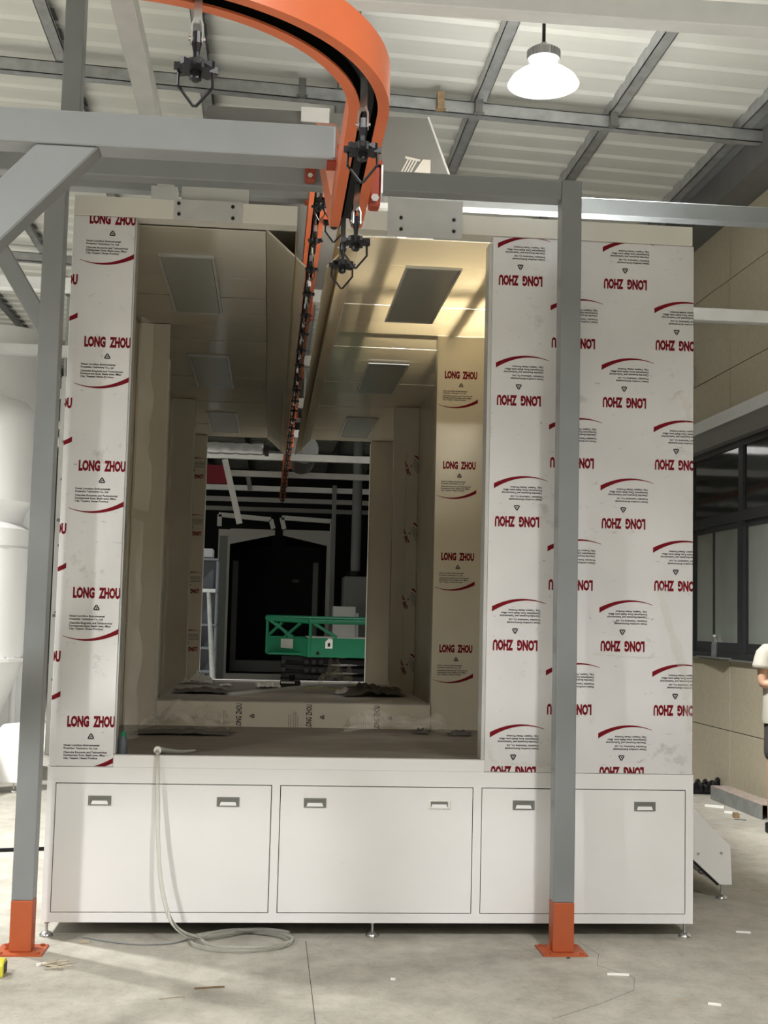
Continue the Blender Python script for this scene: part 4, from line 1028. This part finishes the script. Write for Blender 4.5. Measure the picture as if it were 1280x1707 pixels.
# ================================================================== FAR END OF THE HALL
# scissor lift
sl = thing('scissor_lift', 'green scissor lift platform beyond the far end of the booth', 'lift', (1.2, 21.6, 0))
def gbox(nm, *a): return MB().box(*a).build(nm, 'green_paint', sl, bevel=0.006)
gbox('toe_board', 0.66, 2.6, 20.98, 21.02, 0.96, 1.28)
MB().bar((0.0, 21.6, 1.14), (0.66, 21.0, 1.12), 0.03, 0.30).build('toe_board', 'green_paint', sl)
gbox('toe_board', 0.0, 2.6, 22.2, 22.24, 1.0, 1.28); gbox('deck', 0.02, 2.6, 21.05, 22.2, 0.99, 1.02)
MB().box(0.66, 2.6, 20.985, 22.2, 1.283, 1.292).build('deck_edge', 'dull_white', sl)
for (a, b) in (((0.70, 21.0, 1.55), (2.6, 21.0, 1.56)), ((0.0, 21.6, 1.58), (0.70, 21.0, 1.55)), ((0.0, 22.2, 1.6), (2.6, 22.2, 1.6)), ((0.0, 21.6, 1.58), (0.0, 22.2, 1.60))):
    MB().cyl(a, b, 0.045, 10).build('guard_rail', 'green_paint', sl, smooth=True)
for (a, b) in (((0.0, 21.6, 1.0), (0.0, 21.6, 1.60)), ((0.71, 21.0, 1.0), (0.71, 21.0, 1.60)), ((0.0, 21.58, 1.58), (0.45, 21.2, 1.27)), ((0.15, 21.46, 1.50), (0.42, 21.22, 1.25)), ((0.76, 21.0, 1.52), (1.15, 21.0, 1.29)), ((0.30, 21.33, 1.29), (0.55, 21.1, 1.52)), ((0.0, 21.6, 1.28), (0.25, 21.38, 1.52))):
    MB().cyl(a, b, 0.028, 8).build('rail_brace', 'green_paint', sl, smooth=True)
MB().add([(0.23, 21.36, 1.10), (0.43, 21.18, 1.09), (0.43, 21.18, 1.25), (0.23, 21.36, 1.25)], [(0, 1, 2, 3)]).build('rating_plate', 'dull_white', sl)
MB().add([(0.96, 20.975, 1.11), (1.08, 20.975, 1.11), (1.08, 20.975, 1.26), (1.02, 20.975, 1.28), (0.96, 20.975, 1.22)], [(0, 1, 2, 3, 4)]).build('warning_label', 'white_bit', sl)
MB().box(1.00, 1.04, 20.973, 20.9745, 1.14, 1.2).build('label_mark', 'black', sl)
MB().tube([(0.84, 20.975, 1.03), (0.84, 20.97, 1.03)], 0.03, 12).build('hole', 'black', sl)
for k in range(4):
    z = 0.42 + 0.14 * k
    for yy in (21.15, 22.0):
        MB().bar((0.25, yy, z), (2.4, yy, z + 0.10), 0.05, 0.07).build('scissor_arm', 'black', sl)
        MB().bar((0.25, yy - 0.06, z + 0.10), (2.4, yy - 0.06, z), 0.05, 0.07).build('scissor_arm', 'black', sl)
for x in (0.28, 0.66, 0.78, 0.9):
    for z in (0.55, 0.75, 0.88): MB().tube([(x, 21.05, z), (x, 21.01, z)], 0.04, 10).build('pivot', 'black_iron', sl)
MB().box(0.2, 2.5, 21.05, 22.1, 0.08, 0.40).build('chassis', 'black', sl, bevel=0.02)
for (x, y) in ((0.4, 21.1), (2.3, 21.1), (0.4, 22.05), (2.3, 22.05)): MB().tube([(x, y - 0.06, 0.13), (x, y + 0.06, 0.13)], 0.13, 18).build('wheel', 'black', sl)

# second booth
b2 = thing('second_booth', 'second white booth with a dark interior at the far end of the conveyor', 'booth', (0.15, 30, 0))
def part2(nm, ma, *a): return MB().box(*a).build(nm, ma, b2)
part2('frame_post', 'dull_white', -1.16, -0.90, 28.5, 28.7, 0.08, 3.55); part2('frame_post', 'dull_white', 1.28, 1.42, 28.5, 28.7, 0.08, 3.58)
part2('frame_post', 'dull_grey', -1.13, -0.95, 28.49, 28.499, 0.2, 3.4)
part2('sill', 'dull_white', -0.90, 1.28, 28.5, 28.6, 0.08, 0.34); part2('inner_frame', 'dull_grey', -0.85, 1.1, 29.6, 29.65, 0.34, 0.6)
part2('inner_frame', 'dull_grey', -0.85, -0.72, 29.6, 29.65, 0.6, 2.9); part2('inner_frame', 'dull_grey', 1.02, 1.14, 29.6, 29.65, 0.6, 2.9)
MB().prism_y([(-0.90, 3.57), (0.10, 3.57), (0.10, 3.45), (-0.90, 3.22)], 28.5, 28.56).build('header_gusset', 'dull_white', b2)
MB().prism_y([(0.28, 3.58), (1.28, 3.58), (1.28, 3.24), (0.28, 3.45)], 28.5, 28.56).build('header_gusset', 'dull_white', b2)
for (a, b) in (((-1.14, 3.60), (-1.14, 3.86)), ((-1.16, 3.86), (0.0, 3.78)), ((0.0, 3.78), (0.06, 3.58)), ((0.30, 3.58), (0.24, 3.83)), ((0.24, 3.83), (1.38, 3.78)), ((1.38, 3.80), (1.38, 3.56))):
    MB().bar((a[0], 28.3, a[1]), (b[0], 28.3, b[1]), 0.10, 0.11, up=(0, 1, 0)).build('top_frame', 'tank_white', b2)
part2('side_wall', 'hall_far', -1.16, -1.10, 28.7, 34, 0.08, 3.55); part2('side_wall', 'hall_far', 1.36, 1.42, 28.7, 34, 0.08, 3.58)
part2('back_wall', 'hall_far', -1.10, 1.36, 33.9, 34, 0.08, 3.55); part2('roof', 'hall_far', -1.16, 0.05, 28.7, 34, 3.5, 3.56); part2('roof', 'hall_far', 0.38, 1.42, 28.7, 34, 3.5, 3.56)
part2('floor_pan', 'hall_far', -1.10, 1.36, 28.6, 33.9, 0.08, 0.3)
for (x, y) in ((-1.0, 28.6), (1.33, 28.6), (-1.0, 33.8), (1.33, 33.8)): level_foot(x, y, b2, 0.08)
MB().box(0.62, 0.80, 33.88, 33.899, 2.55, 2.62).build('vent_slot', 'dull_grey', b2)

# duct work beyond the booth
fd = thing('flexible_duct', 'ribbed silver flexible duct running sideways beyond the booth', 'duct', (-0.6, 18, 4.0))
n = 64; mbp = []; mr = []
for k in range(n + 1): mbp.append((-3.4 + 3.28 * k / n, 18.1, 4.0)); mr.append(0.085 if k % 4 else 0.075)
MB().tube(mbp, mr, 16).build('ribbed_tube', 'duct_silver', fd, smooth='all')
MB().tube([(-0.12, 18.1, 4.0), (-0.06, 18.1, 4.0)], 0.095, 16).build('end_collar', 'black', fd)
for x in (-3.0, -1.0): MB().box(x, x + 0.03, 18.08, 18.12, 4.08, 6.1).build('hanger_strap', 'galv', fd)
rd = thing('round_duct', 'large round silver duct end above the conveyor beyond the booth', 'duct', (0.53, 22.2, 4.47))
MB().tube([(0.53, 21.4, 4.47), (0.53, 22.2, 4.48), (0.53, 23.3, 4.50)], 0.245, 28).build('duct_tube', 'duct_silver', rd, smooth=True)
MB().box(0.51, 0.55, 22.2, 22.24, 4.72, 6.1).build('hanger_strap', 'galv', rd)
tag(MB().box(-1.6, -0.82, 23.0, 23.05, 4.0, 4.34).build('red_banner', 'red_cloth', origin=(-1.2, 23, 4.0)), 'dark red banner hung high at the left beyond the booth', 'banner')
sh = thing('metal_shelf', 'grey-blue metal shelf unit standing left of the far opening', 'shelf', (-1.2, 19.3, 0))
for x in (-1.75, -0.80): MB().box(x, x + 0.03, 19.25, 19.28, 0, 2.46).build('upright', 'shelf_grey', sh)
for x in (-1.75, -0.80): MB().box(x, x + 0.03, 19.65, 19.68, 0, 2.46).build('upright', 'shelf_grey', sh)
for z in (0.3, 0.75, 1.10, 1.45, 1.95, 2.44): MB().box(-1.75, -0.77, 19.24, 19.69, z, z + 0.03).build('shelf_board', 'shelf_grey', sh)
MB().box(-1.75, -0.77, 19.70, 19.72, 0.1, 2.44).build('back_panel', 'shelf_grey', sh)
pj = thing('pole_stand', 'tall slim steel T-pole leaning beside the shelf beyond the booth', 'pole', (-0.85, 19.0, 0))
MB().tube([(-0.73, 18.95, 0.0), (-0.89, 18.98, 1.95)], [0.05, 0.03], 10).build('pole', 'tube_steel', pj, smooth=True)
MB().box(-1.0, -0.79, 18.95, 19.02, 1.95, 2.0).build('top_bar', 'galv', pj)
tag(MB().prism_z([(-1.2, 19.3), (-0.85, 19.3), (-0.85, 19.6), (-1.2, 19.6)], 2.47, 2.62).build('pump_unit', 'dull_grey', origin=(-1.0, 19.4, 2.47), bevel=0.02), 'small grey machine unit on top of the metal shelf', 'machine')
wbx = thing('white_cabinet', 'white metal cabinet standing behind the green lift', 'cabinet', (1.47, 24.2, 0))
MB().box(1.23, 1.66, 24.0, 24.4, 0.05, 1.84).build('cabinet_body', 'tank_white', wbx, bevel=0.01)
MB().box(1.665, 1.72, 24.05, 24.4, 0.05, 1.72).build('side_box', 'tank_white', wbx, bevel=0.006)
for x in (1.26, 1.58): MB().box(x, x + 0.05, 24.1, 24.15, 0, 0.05).build('foot', 'black', wbx)
vp = thing('dark_stack_pipe', 'dark vertical pipe on a grey machine box at the far right', 'machine', (1.75, 25.2, 0))
MB().cyl((1.72, 25.3, 2.5), (1.72, 25.3, 5.2), 0.10, 16).build('stack_pipe', 'dull_grey', vp, smooth=True)
MB().box(1.48, 2.3, 25.0, 25.8, 0.0, 2.45).build('machine_box', 'dull_grey', vp, bevel=0.02)
MB().cyl((1.72, 25.3, 2.45), (1.72, 25.3, 2.56), 0.18, 16).build('pipe_flange', 'black', vp)
